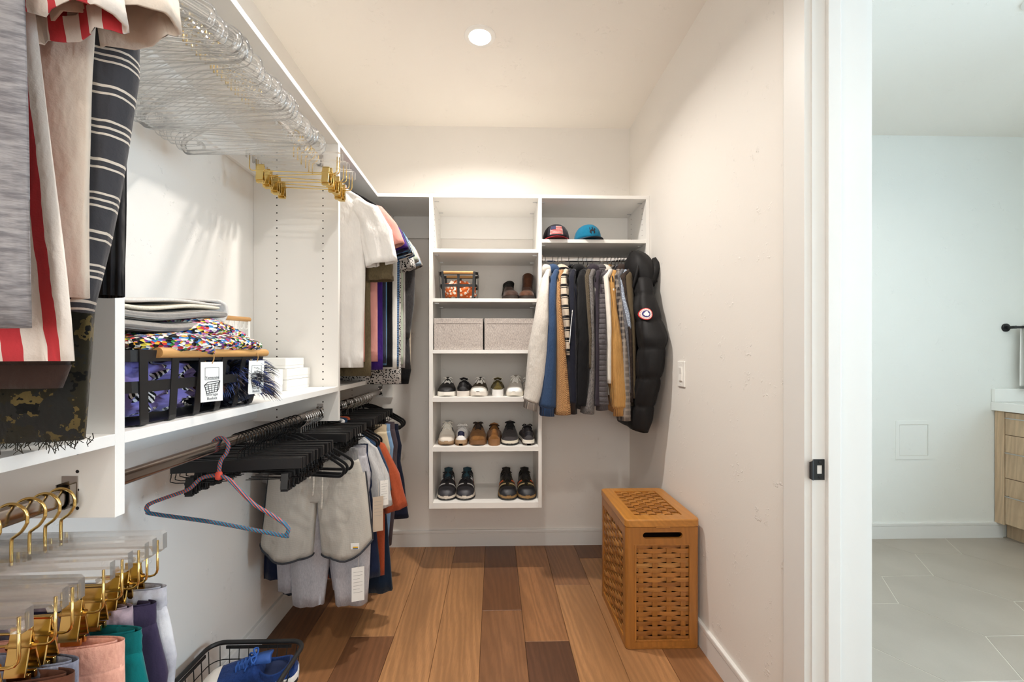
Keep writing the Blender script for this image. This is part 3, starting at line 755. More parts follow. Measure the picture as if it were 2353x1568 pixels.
def garment(label, cat, loc, rz, mat, short, length=.74, sh=.205, hw=.235, depth=.026, sleeve='short', sl=None, sr=None, collar='crew', cmat=None, cuff=None, hem=None,
            seed=0.0, amp=.012, lean=0.0, flare=.0, name='shirt', group=None, top=-.078, tip=-.150, hem_dx=0.0, smat=None, freq=2.2, cuff_len=.05, hanger=None, parts=None, opening=None):
    """a top on its hanger; local X runs across the shoulders, local Y along the rod"""
    t = tag(empty(name, loc, rz), label, cat, group)
    mb = MB(); br = body_rings(sh, top, tip, hw, length, depth, lean, flare, hem_dx)
    if hem:
        zb = -length; k = hem[1]
        br[-1] = (br[-1][0]+Z_*k, br[-1][1], br[-1][2])
    ends = cloth_tube(mb, br, 44, amp, freq, seed, sub=5)
    mb.build('body', mat, t, smooth=True)
    if hem:
        last = ends[-3]; ctr = sum(last, Vector())/len(last)
        m2 = MB(); m2.rings([[p.lerp(ctr, -.01) for p in last], [p.lerp(ctr, .02)-Z_*hem[1]*.5 for p in last], [p.lerp(ctr, .05)-Z_*hem[1] for p in last], [p.lerp(ctr, .12)-Z_*hem[1] for p in last], [p.lerp(ctr, .12) for p in last]], cap0=False, cap1=False)
        m2.build('hem_band', hem[0], t, smooth=True)
    def sleeves(path, s):
        mb = MB()
        e = cloth_tube(mb, sleeve_rings(path), 28, max(amp*.85, .008), 2.4, seed+11*s, sub=5, grow=.5)
        so = mb.build('sleeve', smat or mat, t, smooth=True)
        if cuff:
            last = e[-3]; ctr = sum(last, Vector())/len(last); d = (e[-3][0]-e[-4][0]).normalized() if (e[-3][0]-e[-4][0]).length > 1e-6 else -Z_
            d = Vector((d.x*.3, d.y*.3, -1)).normalized()
            m2 = MB(); m2.rings([[p.lerp(ctr, .02) for p in last], [p.lerp(ctr, .16)+d*.008 for p in last], [p.lerp(ctr, .14)+d*cuff_len for p in last], [p.lerp(ctr, .26)+d*cuff_len for p in last], [p.lerp(ctr, .28)+d*.01 for p in last]], cap0=False, cap1=False)
            m2.build('cuff', cuff, so, smooth=True)
    def auto(s):
        if sleeve == 'short': return [(s*.125, 0, tip-.004, .032, depth*.5), (s*(sh-.018), 0, tip-.045, .056, depth*.95), (s*(sh+.026), lean*.1, tip-.112, .070, depth*1.1), (s*(sh+.056), lean*.15, tip-.195, .073, depth*1.15)]
        return [(s*.125, 0, tip-.004, .032, depth*.5), (s*(sh-.010), 0, tip-.06, .058, depth*1.0), (s*(sh+.035), lean*.1, tip-.20, .064, depth*1.1), (s*(sh+.035), lean*.3, tip-.40, .056, depth*1.1), (s*(sh+.02), lean*.6, tip-.585, .046, depth*1.1)]
    if sleeve:
        sleeves(sr or auto(1), 1); sleeves(sl or auto(-1), -1)
    cm = cmat or mat
    if collar == 'crew':
        p = smooth_path([(.062, 0, top+.004), (.045, -depth*.55, top-.012), (0, -depth*.75, top-.030), (-.045, -depth*.55, top-.012), (-.062, 0, top+.004), (-.04, depth*.45, top+.010), (.04, depth*.45, top+.010)], 5, loop=True)
        MB().tube(p, .0075, 8, loop=True).build('neckband', cm, t, smooth=True)
    elif collar == 'collar':
        for s in (1, -1):
            pts = [[(s*.004, -depth*.8, top-.045), (s*.050, -depth*1.05, top-.055), (s*.055, -depth*.95, top-.018)], [(s*.012, -depth*.55, top-.012), (s*.052, -depth*.45, top-.004), (s*.062, -depth*.5, top+.006)], [(s*.03, 0, top+.018), (s*.055, 0, top+.020), (s*.066, .002, top+.014)], [(0, depth*.7, top+.022), (s*.03, depth*.9, top+.024), (s*.055, depth*.8, top+.008)]]
            m2 = MB()
            vs = [Vector(p) for r in pts for p in r]; k = len(vs); vs2 = [v+Vector((0, -.003, .003)) for v in vs]
            fs = [(3*i+j, 3*i+j+1, 3*i+j+4, 3*i+j+3) for i in range(3) for j in range(2)]
            m2.add(vs, fs); m2.add(vs2, fs)
            bd = [0, 1, 2, 5, 8, 11, 10, 9, 6, 3]
            m2.add([vs[i] for i in bd]+[vs2[i] for i in bd], [(i, (i+1) % 10, 10+(i+1) % 10, 10+i) for i in range(10)])
            m2.build('collar', cm, t, smooth=False)
    elif collar == 'hood':
        rs = []
        for i in range(9):
            a = i/8; ang = PI*(.05+.9*a); w = .075*math.sin(PI*(.18+.64*a)); zc = top-.062+.052*math.sin(PI*(.1+.8*a)); yc = depth*2.2*math.cos(ang)
            rs.append((Vector((0, yc, zc)), X_*(w+.02), (Vector((0, -math.sin(ang)*.2, 1))).normalized()*(.030+.012*math.sin(PI*a))))
        m2 = MB(); cloth_tube(m2, rs, 26, .012, 2.0, seed+3, hem=0, sub=3); m2.build('hood', cm, t, smooth=True)
    if hanger:
        h = copy_tree(hanger, loc, rz, label=('hanger holding the '+short), group=None)
    return t
H_VEL = velvet_hanger('chrome'); H_VEL_B = velvet_hanger('blackwire'); H_ACR = acrylic_hanger()
H_CLIPA = clip_hanger('acrylic'); H_CLIPB = clip_hanger('black'); H_CLIPC = clip_hanger('chrome')
PROTO = [H_VEL, H_VEL_B, H_ACR, H_CLIPA, H_CLIPB, H_CLIPC]
ORD = 'first second third fourth fifth sixth seventh eighth ninth tenth eleventh twelfth thirteenth fourteenth fifteenth sixteenth'.split()
def place(proto, loc, rz, label, cat='hanger', group=None, tilt=0.0):
    h = copy_tree(proto, loc, None, rot=(0, tilt, rz)); tag(h, label, cat, group); return h
ZU = RODU+ROD_TOP; ZLW = RODL+ROD_TOP
FB = lambda *a, **k: fabric(*a, **k)

# ---- tops on the upper rod beyond the tall partition
def top3(y, label, short, mat, rz=0.0, **kw):
    kw.setdefault('hanger', None); kw.setdefault('group', 'tops on the far upper rod')
    garment(label, kw.pop('cat', 'shirt'), (RX_, y, ZU), rz, mat, short, **kw)
    place(H_VEL, (RX_, y, ZU), rz, 'velvet hanger with chrome hook holding the '+short, group='hangers of the far upper rod')
WT = FB((236, 234, 231))
top3(1.955, 'white cotton t-shirt, frontmost on the far upper rod', 'white t-shirt', WT, name='t_shirt', length=.885, hw=.158, flare=-.006, depth=.034, seed=1.2, amp=.026, freq=3.2, rz=.03, sh=.20,
     sr=[(.110, 0, -.150, .030, .015), (.172, 0, -.198, .056, .026), (.210, -.005, -.290, .070, .032), (.236, -.008, -.425, .069, .034)])
top3(1.985, 'pink t-shirt just behind the white t-shirt', 'pink t-shirt', FB((214, 150, 140)), name='t_shirt', length=.86, hw=.150, seed=2.1, rz=.02)
top3(2.012, 'olive brown t-shirt hanging lower than the white one', 'olive t-shirt', FB((104, 92, 68), 'heather', (88, 78, 58)), name='t_shirt', length=.925, hw=.172, seed=3.7, amp=.022, sh=.20,
     sr=[(.110, 0, -.150, .030, .015), (.170, 0, -.21, .056, .028), (.205, -.004, -.34, .066, .036), (.212, -.006, -.49, .064, .036)])
top3(2.052, 'salmon pink sweatshirt between olive and purple tops', 'salmon sweatshirt', FB((205, 145, 138)), length=.86, hw=.192, seed=4.4, name='sweatshirt', sleeve='short', sh=.175)
top3(2.088, 'deep purple t-shirt on the far upper rod', 'purple t-shirt', FB((58, 30, 110)), name='t_shirt', length=.90, seed=5.3, amp=.020, hw=.205, rz=-.03)
top3(2.120, 'slate navy polo shirt on the far upper rod', 'slate polo', FB((46, 50, 68)), length=.87, seed=6.1, collar='collar', rz=.04, hw=.212, name='polo_shirt')
top3(2.150, 'sky blue t-shirt behind the slate polo', 'sky blue t-shirt', FB((84, 132, 176)), name='t_shirt', length=.88, seed=7.9, hw=.21)
top3(2.180, 'plain black t-shirt on the far upper rod', 'black t-shirt', FB((22, 21, 24)), name='t_shirt', length=.89, seed=8.2, hw=.228, amp=.014, rz=.03)
top3(2.212, 'white shirt with soft collar between black and blue tops', 'white collared shirt', FB((222, 222, 218)), length=.90, seed=9.4, collar='collar', hw=.245)
top3(2.246, 'blue and navy fine striped shirt on the far upper rod', 'blue striped shirt', FB((84, 122, 166), 'hstripe', (40, 62, 96), 110.0), length=.89, seed=10.6, rz=-.02, hw=.25, collar='collar')
top3(2.282, 'black shirt with white speckled print', 'speckled print shirt', FB((16, 16, 18), 'print', (190, 186, 182), 1.2), length=.98, seed=11.9, hw=.25, collar='collar', rz=.05,
     sr=[(.110, 0, -.150, .030, .015), (.180, 0, -.20, .056, .028), (.235, -.004, -.29, .068, .034), (.262, -.006, -.39, .068, .034)])
top3(2.322, 'pale sage green shirt deep in the far upper rod', 'sage shirt', FB((176, 188, 172)), length=.88, seed=12.3, hw=.25, collar='collar', rz=.05)
top3(2.360, 'light grey t-shirt deep in the far upper rod', 'light grey t-shirt', FB((176, 172, 170), 'heather', (160, 156, 156)), length=.90, seed=13.6, hw=.255, rz=.03, name='t_shirt')
top3(2.400, 'long charcoal sweater with black hem band', 'charcoal sweater', FB((58, 56, 56), 'heather', (44, 42, 44)), length=.99, seed=14.4, hw=.25, sleeve='long', name='sweater', hem=(FB((14, 14, 16)), .08), hem_dx=.03)
top3(2.445, 'pale blue button shirt behind the charcoal sweater', 'pale blue shirt', FB((170, 190, 208)), length=.94, seed=15.1, hw=.255, collar='collar')
top3(2.490, 'navy and cream plaid shirt, rearmost on the far upper rod', 'plaid shirt', FB((44, 46, 72), 'plaid', (186, 172, 152), 26.0), length=.93, seed=16.7, hw=.26, collar='collar', rz=.04)
# ---- coats and sweaters in the rod bay of the wall cabinet
RT = RBZ+ROD_TOP
def coat(x, label, short, mat, rows, name='hoodie', cat='hoodie', collar='crew', length=.86, seed=0., cuff=None, smat=None, d=.022, hw=.235, cmat=None, hem=None, rz=0.0, amp=.01, sdepth=1.0, yf=2.335, cuff_len=.045, hgr=True):
    """rows: centre x, half width, z of the sleeve that hangs towards the camera (world)"""
    pts = []
    for i, (cx, w, z) in enumerate(rows):
        yy = 2.40 if i == 0 else (2.365 if i == 1 else yf)
        pts.append((RBY-yy, cx-x, z-RT, .040 if i == 0 else .052*sdepth, max(w, .012)))
    pts = [(.150, 0, -.125, .035, .016)]+pts
    g = garment(label, cat, (x, RBY, RT), -PI/2, mat, short, length=length, hw=hw, depth=d, sleeve='long', sr=sleeve_fix(pts), collar=collar, cmat=cmat, cuff=cuff, seed=seed, name=name,
                group='coats and sweaters on the back rod', smat=smat, hem=hem, amp=amp, cuff_len=cuff_len, lean=pts[-1][1]*.55, sh=.200, tip=-.150)
    if hgr: place(H_VEL, (x, RBY, RT), -PI/2, 'velvet hanger with chrome hook holding the '+short, group='hangers of the back rod')
    return g
def sleeve_fix(pts): return pts
coat(.299, 'oatmeal heather hoodie with ribbed cuff, beside the shoe shelves', 'oatmeal hoodie', FB((214, 208, 200), 'heather', (196, 190, 182)),
     [(.280, .024, 1.66), (.264, .030, 1.569), (.250, .042, 1.429), (.235, .055, 1.288), (.222, .054, 1.148), (.206, .047, 1.05), (.192, .044, 1.005)], collar='hood', seed=21, cuff=FB((190, 184, 176), 'rib', (160, 154, 148), 1.0), length=.80)
coat(.344, 'washed blue hoodie hanging second on the back rod', 'blue hoodie', FB((56, 78, 110), 'heather', (46, 66, 98)),
     [(.320, .024, 1.66), (.307, .026, 1.546), (.302, .028, 1.382), (.296, .034, 1.218), (.286, .040, 1.054), (.279, .044, .975)], collar='hood', seed=22, cuff=FB((52, 78, 118), 'rib', (44, 66, 100), 1.0), length=.86, cuff_len=.05)
coat(.374, 'tan chunky basket-knit cardigan', 'tan knit cardigan', FB((198, 152, 102), 'knit', (150, 106, 66), .9), [(.350, .015, 1.645), (.342, .018, 1.522), (.350, .026, 1.335), (.357, .033, 1.171), (.363, .039, 1.054), (.366, .045, .932)],
     name='cardigan', cat='cardigan', seed=23, length=.84)
coat(.396, 'black and cream striped knit wrap', 'striped knit wrap', FB((196, 182, 164), 'hstripe', (22, 20, 22), 17.0, extra=((0, 0), (.3, 1), (.38, 0), (.46, 1), (.70, 0))), [(.378, .020, 1.669), (.374, .020, 1.569), (.379, .018, 1.476), (.385, .016, 1.389), (.39, .015, 1.25)],
     name='knit_wrap', cat='sweater', collar='hood', seed=24, length=.78)
nv = coat(.439, 'dark navy jacket with zip pocket and leather lower sleeve', 'navy zip jacket', FB((28, 30, 42)), [(.424, .019, 1.669), (.417, .021, 1.523), (.412, .023, 1.382), (.409, .026, 1.288), (.412, .028, 1.171), (.419, .028, 1.054), (.421, .022, .995)],
     name='zip_jacket', cat='jacket', collar='collar', seed=25, cuff=plain('black_leather', srgb(38, 38, 42), .35), cuff_len=.06, length=.84)
zp = MB(); zp.tube(smooth_path([(.292, -.030, -.345), (.294, -.040, -.44), (.292, -.046, -.53)], 4), .0028, 8); zp.build('sleeve_zip', M['chrome'], nv, smooth=True)
coat(.495, 'plain black pullover hoodie on the back rod', 'black hoodie', FB((20, 20, 22)), [(.478, .024, 1.669), (.475, .028, 1.523), (.474, .033, 1.335), (.470, .038, 1.171), (.464, .040, 1.042), (.462, .034, .98)], collar='hood', seed=26, length=.88)
coat(.523, 'olive brown cable knit sweater', 'olive cable sweater', FB((104, 92, 74), 'knit', (76, 66, 52), 1.2), [(.503, .017, 1.67), (.502, .014, 1.523), (.507, .013, 1.335), (.507, .014, 1.18)], name='sweater', cat='sweater', seed=27, length=.80)
coat(.548, 'grey speckled wool cardigan with long hem', 'grey wool cardigan', FB((128, 124, 122), 'heather', (72, 70, 70)), [(.522, .020, 1.67), (.520, .016, 1.523), (.518, .014, 1.288), (.514, .018, 1.1), (.498, .034, .936)], name='cardigan', cat='cardigan', collar='collar', seed=28, length=.86)
coat(.579, 'dark aubergine hooded jacket', 'aubergine jacket', FB((52, 46, 54)), [(.556, .020, 1.646), (.551, .015, 1.476), (.543, .016, 1.288), (.541, .018, 1.053), (.541, .016, .98)], name='hooded_jacket', cat='jacket', collar='hood', seed=29, length=.85)
coat(.623, 'charcoal grey quilted jacket with ribbed lines', 'quilted jacket', FB((92, 88, 90), 'quilt', (76, 72, 76), 36.0), [(.590, .024, 1.622), (.577, .029, 1.476), (.570, .033, 1.335), (.567, .034, 1.171), (.567, .035, 1.053), (.576, .036, .985)], name='quilted_jacket', cat='jacket', collar='hood', seed=30, length=.86,
     cuff=FB((84, 80, 82), 'heather', (66, 62, 66)), cuff_len=.03)
coat(.645, 'off-white hooded sweatshirt seen as a thin strip beside the mustard shirt', 'off-white hoodie', FB((220, 214, 204)), [(.612, .018, 1.67), (.610, .016, 1.547), (.609, .012, 1.382), (.607, .010, 1.241), (.607, .010, 1.1)], collar='hood', seed=31, length=.80)
coat(.667, 'mustard corduroy overshirt with buttoned cuff', 'mustard overshirt', FB((194, 148, 88), 'cord', (166, 120, 66), 1.0), [(.640, .022, 1.640), (.636, .030, 1.476), (.646, .042, 1.312), (.658, .052, 1.171), (.674, .055, 1.03), (.683, .051, .972)], name='overshirt', cat='shirt', collar='collar', seed=32, length=.90,
     cuff=FB((194, 148, 88), 'cord', (166, 120, 66), 1.0))
coat(.690, 'dark flannel plaid shirt behind the mustard overshirt', 'dark flannel shirt', FB((54, 50, 50), 'plaid', (150, 140, 130), 30.0), [(.668, .018, 1.67), (.676, .018, 1.523), (.688, .018, 1.3), (.70, .03, 1.1), (.70, .032, .90)], name='flannel_shirt', cat='shirt', collar='collar', seed=33, length=.88)
coat(.712, 'slate grey tweed blazer', 'tweed blazer', FB((112, 112, 116), 'heather', (74, 74, 80)), [(.676, .018, 1.67), (.684, .018, 1.523), (.700, .014, 1.382), (.712, .012, 1.218), (.716, .012, 1.05)], name='blazer', cat='blazer', collar='collar', seed=34, length=.82)
coat(.730, 'pale blue printed shirt with short visible sleeve', 'pale blue print shirt', FB((176, 190, 204), 'print', (132, 140, 156), 1.6), [(.690, .016, 1.658), (.692, .015, 1.547), (.708, .014, 1.453), (.718, .012, 1.382)], name='printed_shirt', cat='shirt', collar='collar', seed=35, length=.78)
coat(.750, 'dark brown fleece jacket', 'brown fleece jacket', FB((66, 54, 48), 'tiedye', (44, 36, 32), 6.0), [(.700, .022, 1.671), (.702, .018, 1.523), (.716, .015, 1.382), (.724, .014, 1.171), (.726, .014, 1.0)], name='fleece_jacket', cat='jacket', collar='hood', seed=36, length=.84)
coat(.768, 'olive drab field jacket beside the black parka', 'olive field jacket', FB((86, 74, 56)), [(.738, .028, 1.671), (.732, .025, 1.547), (.735, .020, 1.382), (.740, .016, 1.218), (.742, .016, 1.02)], name='field_jacket', cat='jacket', collar='collar', seed=37, length=.86)

# ---- the black parka
pk = tag(empty('parka', (.818, RBY, RT), -PI/2), 'black hooded parka with quilted sleeve and round red arm patch', 'parka')
SH = plain('black_shell', srgb(25, 24, 25), .62, bump=.12, bscale=260, spec=.25); FUR = plain('black_fleece_lining', srgb(12, 11, 12), .95)
place(H_VEL, (.818, RBY, RT), -PI/2, 'velvet hanger with chrome hook holding the parka', group='hangers of the back rod')
mb = MB(); rings = []
def puff_rings(ctrl, seg, bulge, n):
    """ctrl: [(t,(cx,cy,cz,hu,hv))]; pillowed between seams"""
    out = []
    for i in range(n+1):
        t = i/n; cx, cy, cz, hu, hv = interp(ctrl, t); ph = abs(math.sin(PI*t*seg)); k = bulge*(ph**.5)-bulge*.6
        out.append((Vector((cx, cy, cz)), X_*(hu+k), Y_*(hv+k)))
    return out
# local: +x towards camera, +y towards the right wall
body = [(0, (0, 0, -.085, .05, .02)), (.10, (0, 0, -.13, .16, .03)), (.16, (0, 0, -.19, .21, .038)), (.35, (.01, .005, -.40, .24, .045)), (.7, (.02, .0, -.75, .25, .046)), (1, (.03, -.012, -1.0, .245, .044))]
cloth_tube(mb, puff_rings(body, 8, .008, 64), 40, .012, 3.0, 41, sub=1, shear=4.0); mb.build('body', SH, pk, smooth=True)
for s, ctrl in ((1, [(0, (.165, -.005, -.135, .045, .030)), (.06, (.205, -.010, -.17, .065, .040)), (.25, (.275, -.016, -.33, .078, .058)), (.45, (.345, -.004, -.50, .080, .068)), (.62, (.335, -.012, -.66, .076, .062)), (.82, (.285, -.030, -.84, .068, .052)), (1, (.262, -.040, -.985, .058, .042))]),
                (-1, [(0, (-.165, 0, -.135, .045, .030)), (.1, (-.21, 0, -.19, .060, .036)), (.5, (-.225, 0, -.50, .030, .040)), (1, (-.225, 0, -.93, .030, .036))])):
    mb = MB(); rr = puff_rings(ctrl, 6 if s > 0 else 4, .010, 72)
    cloth_tube(mb, rr, 40, .013, 3.0, 43+s, sub=1, grow=.2, shear=5.0); sl_ = mb.build('sleeve', SH, pk, smooth=True)
# round arm patch that follows the sleeve, facing the room
def on_sleeve(u, w):
    """point on the camera-facing side of the sleeve: u across (towards wall), w height"""
    z = w; t = interp([(-.97, 1.0), (-.84, .82), (-.66, .62), (-.50, .45), (-.33, .25), (-.17, .06)], z)
    cx, cy, cz, hu, hv = interp([(0, (.165, -.005, -.135, .045, .030)), (.06, (.205, -.010, -.17, .065, .044)), (.25, (.275, -.018, -.33, .078, .060)), (.45, (.335, -.012, -.50, .080, .064)), (.62, (.325, -.022, -.66, .076, .060)), (1, (.262, -.034, -.985, .058, .046))], t)
    k = min(.98, max(-.98, (u-cy)/hv)); return Vector((cx+hu*math.sqrt(1-k*k)+.017, u, z))
PC = (-.046, -.372)
def patch_disc(r0, r1, off, nm, m, parent):
    mb = MB(); rs = []
    for r in (r0, (r0+r1)/2, r1):
        rs.append([on_sleeve(PC[0]+r*.92*math.cos(2*PI*j/36), PC[1]+r*math.sin(2*PI*j/36))+X_*off for j in range(36)])
    back = [[p-X_*.0022 for p in rs[-1]]]
    mb.rings(rs+back, cap0=True, cap1=False); return mb.build(nm, m, parent, smooth=False)
pt = patch_disc(.002, .031, .000, 'arm_patch', plain('patch_red', srgb(196, 44, 44), .8), pk)
patch_disc(.002, .0275, .0012, 'patch_ring', plain('patch_white', srgb(232, 222, 216), .8), pt)
patch_disc(.002, .0185, .0024, 'patch_centre', plain('patch_blue', srgb(56, 48, 112), .8), pt)
mb = MB()
for (a, b, r) in ((0, .004, .008), (.006, -.002, .006), (-.006, -.001, .006), (.002, .009, .005), (-.003, -.006, .005), (.004, -.008, .004)):
    rs = [[on_sleeve(PC[0]+a+q*math.cos(2*PI*j/12), PC[1]+b+q*math.sin(2*PI*j/12))+X_*.0038 for j in range(12)] for q in (.0005, r)]
    rs.append([p-X_*.002 for p in rs[-1]]); mb.rings(rs, cap1=False)
mb.build('patch_emblem', plain('patch_emblem_white', srgb(238, 234, 230), .8), pt)
mb = MB()
for q in range(18):
    a = 2*PI*q/18
    if .62 < abs((a+PI/2) % (2*PI)-PI)/PI: pass
    c = (PC[0]+.0230*math.cos(a), PC[1]+.0230*math.sin(a)); rr_ = .0013
    rs = [[on_sleeve(c[0]+q2*math.cos(2*PI*j/8), c[1]+q2*1.5*math.sin(2*PI*j/8))+X_*.0026 for j in range(8)] for q2 in (.0003, rr_)]
    rs.append([p-X_*.0014 for p in rs[-1]]); mb.rings(rs, cap1=False)
mb.build('patch_lettering', plain('patch_text_red', srgb(190, 60, 60), .8), pt)
# hood: a deep cowl opening to the left, standing collar behind
def cowl(cx, cy, cz, rx, ry, rz_, a0, a1, tilt, nm, th=.012, m=SH, seed=3):
    """thick partial shell"""
    mb = MB(); outer = []; inner = []
    nu, nv = 18, 12
    for i in range(nu+1):
        a = lerp(a0, a1, i/nu); ro = []; ri = []
        for j in range(nv+1):
            b = lerp(-.35, 1.45, j/nv); k = 1+.07*fbm(a*1.3+seed, b*1.5, seed)
            d = Vector((math.cos(a)*math.cos(b), math.sin(a)*math.cos(b), math.sin(b)))
            p = Vector((d.x*rx*k, d.y*ry*k, d.z*rz_*k)); q = Vector((d.x*(rx-th)*k, d.y*(ry-th)*k, d.z*(rz_-th)*k))
            rot = Matrix.Rotation(tilt, 3, 'X'); off = Vector((cx, cy, cz)); ro.append(off+rot @ p); ri.append(off+rot @ q)
        outer.append(ro+list(reversed(ri)))
    mb.rings(outer, cap0=True, cap1=True); return mb.build(nm, m, pk, smooth=True)
cowl(.135, .006, -.145, .135, .078, .155, -1.9, 1.75, .25, 'hood', .014)
cowl(.150, .040, -.155, .115, .040, .125, -1.2, 1.3, -.35, 'storm_collar', .012, SH, 8)
cowl(.10, -.012, -.15, .115, .055, .125, -2.4, 2.2, .15, 'hood_lining', .010, FUR, 5)
mb = MB(); rp = [(.155, -.070, -.275), (.225, -.068, -.22), (.245, -.050, -.13), (.215, -.030, -.055), (.15, -.012, -.015)]
mb.tube(smooth_path(rp, 5), .008, 8); mb.build('hood_piping', SH, pk, smooth=True)
mb = MB(); cloth_tube(mb, [(Vector((.10, -.055, -.27)), X_*.05, Y_*.010), (Vector((.10, -.058, -.31)), X_*.045, Y_*.010), (Vector((.10, -.058, -.33)), X_*.03, Y_*.008)], 16, .003, 2, 3); mb.build('lime_lining', plain('lime_lining', srgb(176, 196, 52), .7), pk, smooth=True)
# ---- empty clear hangers on the upper rod of the middle bay
rnd = random.Random(5)
for i in range(34):
    y = .825+i*.0162+rnd.uniform(-.003, .003)
    place(H_ACR, (RX_, y, ZU), .10*math.sin(i*.55)+rnd.uniform(-.05, .05), 'empty clear acrylic hanger with gold hook in the packed row on the upper rod', group='empty clear hangers on the upper rod', tilt=rnd.uniform(-.03, .03))
for i, (y, rz, tl) in enumerate([(1.625, .02, .02), (1.652, -.05, -.01), (1.690, .06, .03), (1.722, .0, .0), (1.760, .08, .04), (1.790, .05, .02)]):
    place(H_CLIPA, (RX_, y, ZU), rz, ORD[i]+' of six empty clear clip hangers with gold clips, counted towards the partition', group='empty clear clip hangers', tilt=tl)

# ---- tops on the near upper rod (only their lower halves are in the frame)
def near(y, label, short, mat, rz=0.0, **kw):
    kw.setdefault('group', 'tops on the near upper rod'); kw.setdefault('depth', .016)
    g = garment(label, kw.pop('cat', 'shirt'), (RX_, y, ZU), rz, mat, short, **kw)
    place(H_ACR, (RX_, y, ZU), rz, 'clear hanger with gold hook holding the '+short, group='hangers of the near upper rod'); return g
near(.462, 'grey slub knit top, nearest on the near upper rod', 'grey slub top', FB((150, 148, 150), 'slub', (112, 110, 114)), length=.795, hw=.250, flare=.012, seed=51, amp=.020, freq=3.0, name='slub_shirt')
near(.505, 'red and white striped shirt with flared hem', 'red striped shirt', FB((232, 222, 212), 'vstripe', (198, 62, 68), 30.0, extra=((0, 0), (.56, 1))), length=.83, hw=.206, flare=.050, seed=52.3, amp=.026, freq=3.0, name='striped_shirt', depth=.02,
     sr=[(.150, 0, -.14, .05, .014), (.205, 0, -.24, .062, .018), (.238, -.004, -.36, .066, .022), (.252, -.006, -.455, .066, .026)])
near(.575, 'dark brown hemmed top below the red striped hem', 'dark brown top', FB((52, 38, 32)), length=.866, hw=.190, seed=53.1, amp=.010, name='brown_shirt', hem=(FB((60, 44, 38)), .03))
near(.552, 'cream linen t-shirt with wide sleeve on the near rod', 'cream linen t-shirt', FB((226, 212, 196)), length=.752, hw=.250, flare=-.018, seed=54.6, amp=.026, name='t_shirt', depth=.020, freq=3.0,
     sr=[(.130, 0, -.15, .035, .014), (.205, 0, -.24, .070, .022), (.250, -.004, -.34, .078, .030), (.272, -.006, -.425, .076, .034)])
near(.592, 'charcoal flannel shirt with fine cream stripes', 'charcoal striped shirt', FB((66, 66, 70), 'hstripe', (214, 204, 190), 11.0, extra=((0, 0), (.08, 1), (.11, 0), (.17, 1), (.20, 0), (.26, 1), (.29, 0), (.62, 1), (.65, 0), (.72, 1), (.76, 0))), length=.77, hw=.165, seed=55.2, amp=.012, name='flannel_shirt', sleeve='long',
     sr=[(.150, 0, -.14, .05, .016), (.205, 0, -.26, .062, .022), (.205, -.004, -.45, .058, .028), (.188, -.004, -.60, .050, .028), (.158, -.004, -.76, .046, .026)], depth=.016)
near(.622, 'cream ribbed sleeve top between the striped and black knits', 'cream long-sleeve top', FB((224, 214, 198)), length=.70, hw=.15, seed=56.7, amp=.008, sleeve='long', name='long_sleeve_top',
     sr=[(.140, 0, -.14, .04, .014), (.180, 0, -.30, .042, .016), (.180, 0, -.50, .036, .016), (.166, 0, -.685, .026, .016)])
cm = near(.640, 'dark olive camouflage scarf-top with frayed hem resting near the shelf', 'camouflage top', FB((60, 56, 40), 'camo'), length=.945, hw=.185, flare=-.035, seed=57.4, amp=.022, sleeve=None, name='camouflage_top', depth=.024)
mb = MB(); rr = random.Random(3)
for i in range(150):
    x = rr.uniform(-.15, .148); y = rr.uniform(-.026, .026); z = -.945+rr.uniform(-.002, .006); l = rr.uniform(.008, .018)
    mb.tube([(x, y, z), (x+rr.uniform(-.004, .004), y+rr.uniform(-.004, .004), z-l*.5), (x+rr.uniform(-.008, .008), y+rr.uniform(-.006, .006), max(z-l, -.961))], .0006, 4)
stuff(mb.build('fringe', plain('fringe_dark', srgb(46, 42, 32), .95), cm))
near(.680, 'black ribbed knit sweater with straight sleeve beside the partition edge', 'black ribbed sweater', FB((34, 33, 36), 'rib', (16, 16, 18), 1.0), length=.70, hw=.12, seed=58.8, amp=.006, sleeve='long', name='sweater',
     sr=[(.110, 0, -.15, .03, .012), (.136, 0, -.28, .036, .016), (.140, -.004, -.50, .037, .018), (.142, -.008, -.735, .037, .018)])

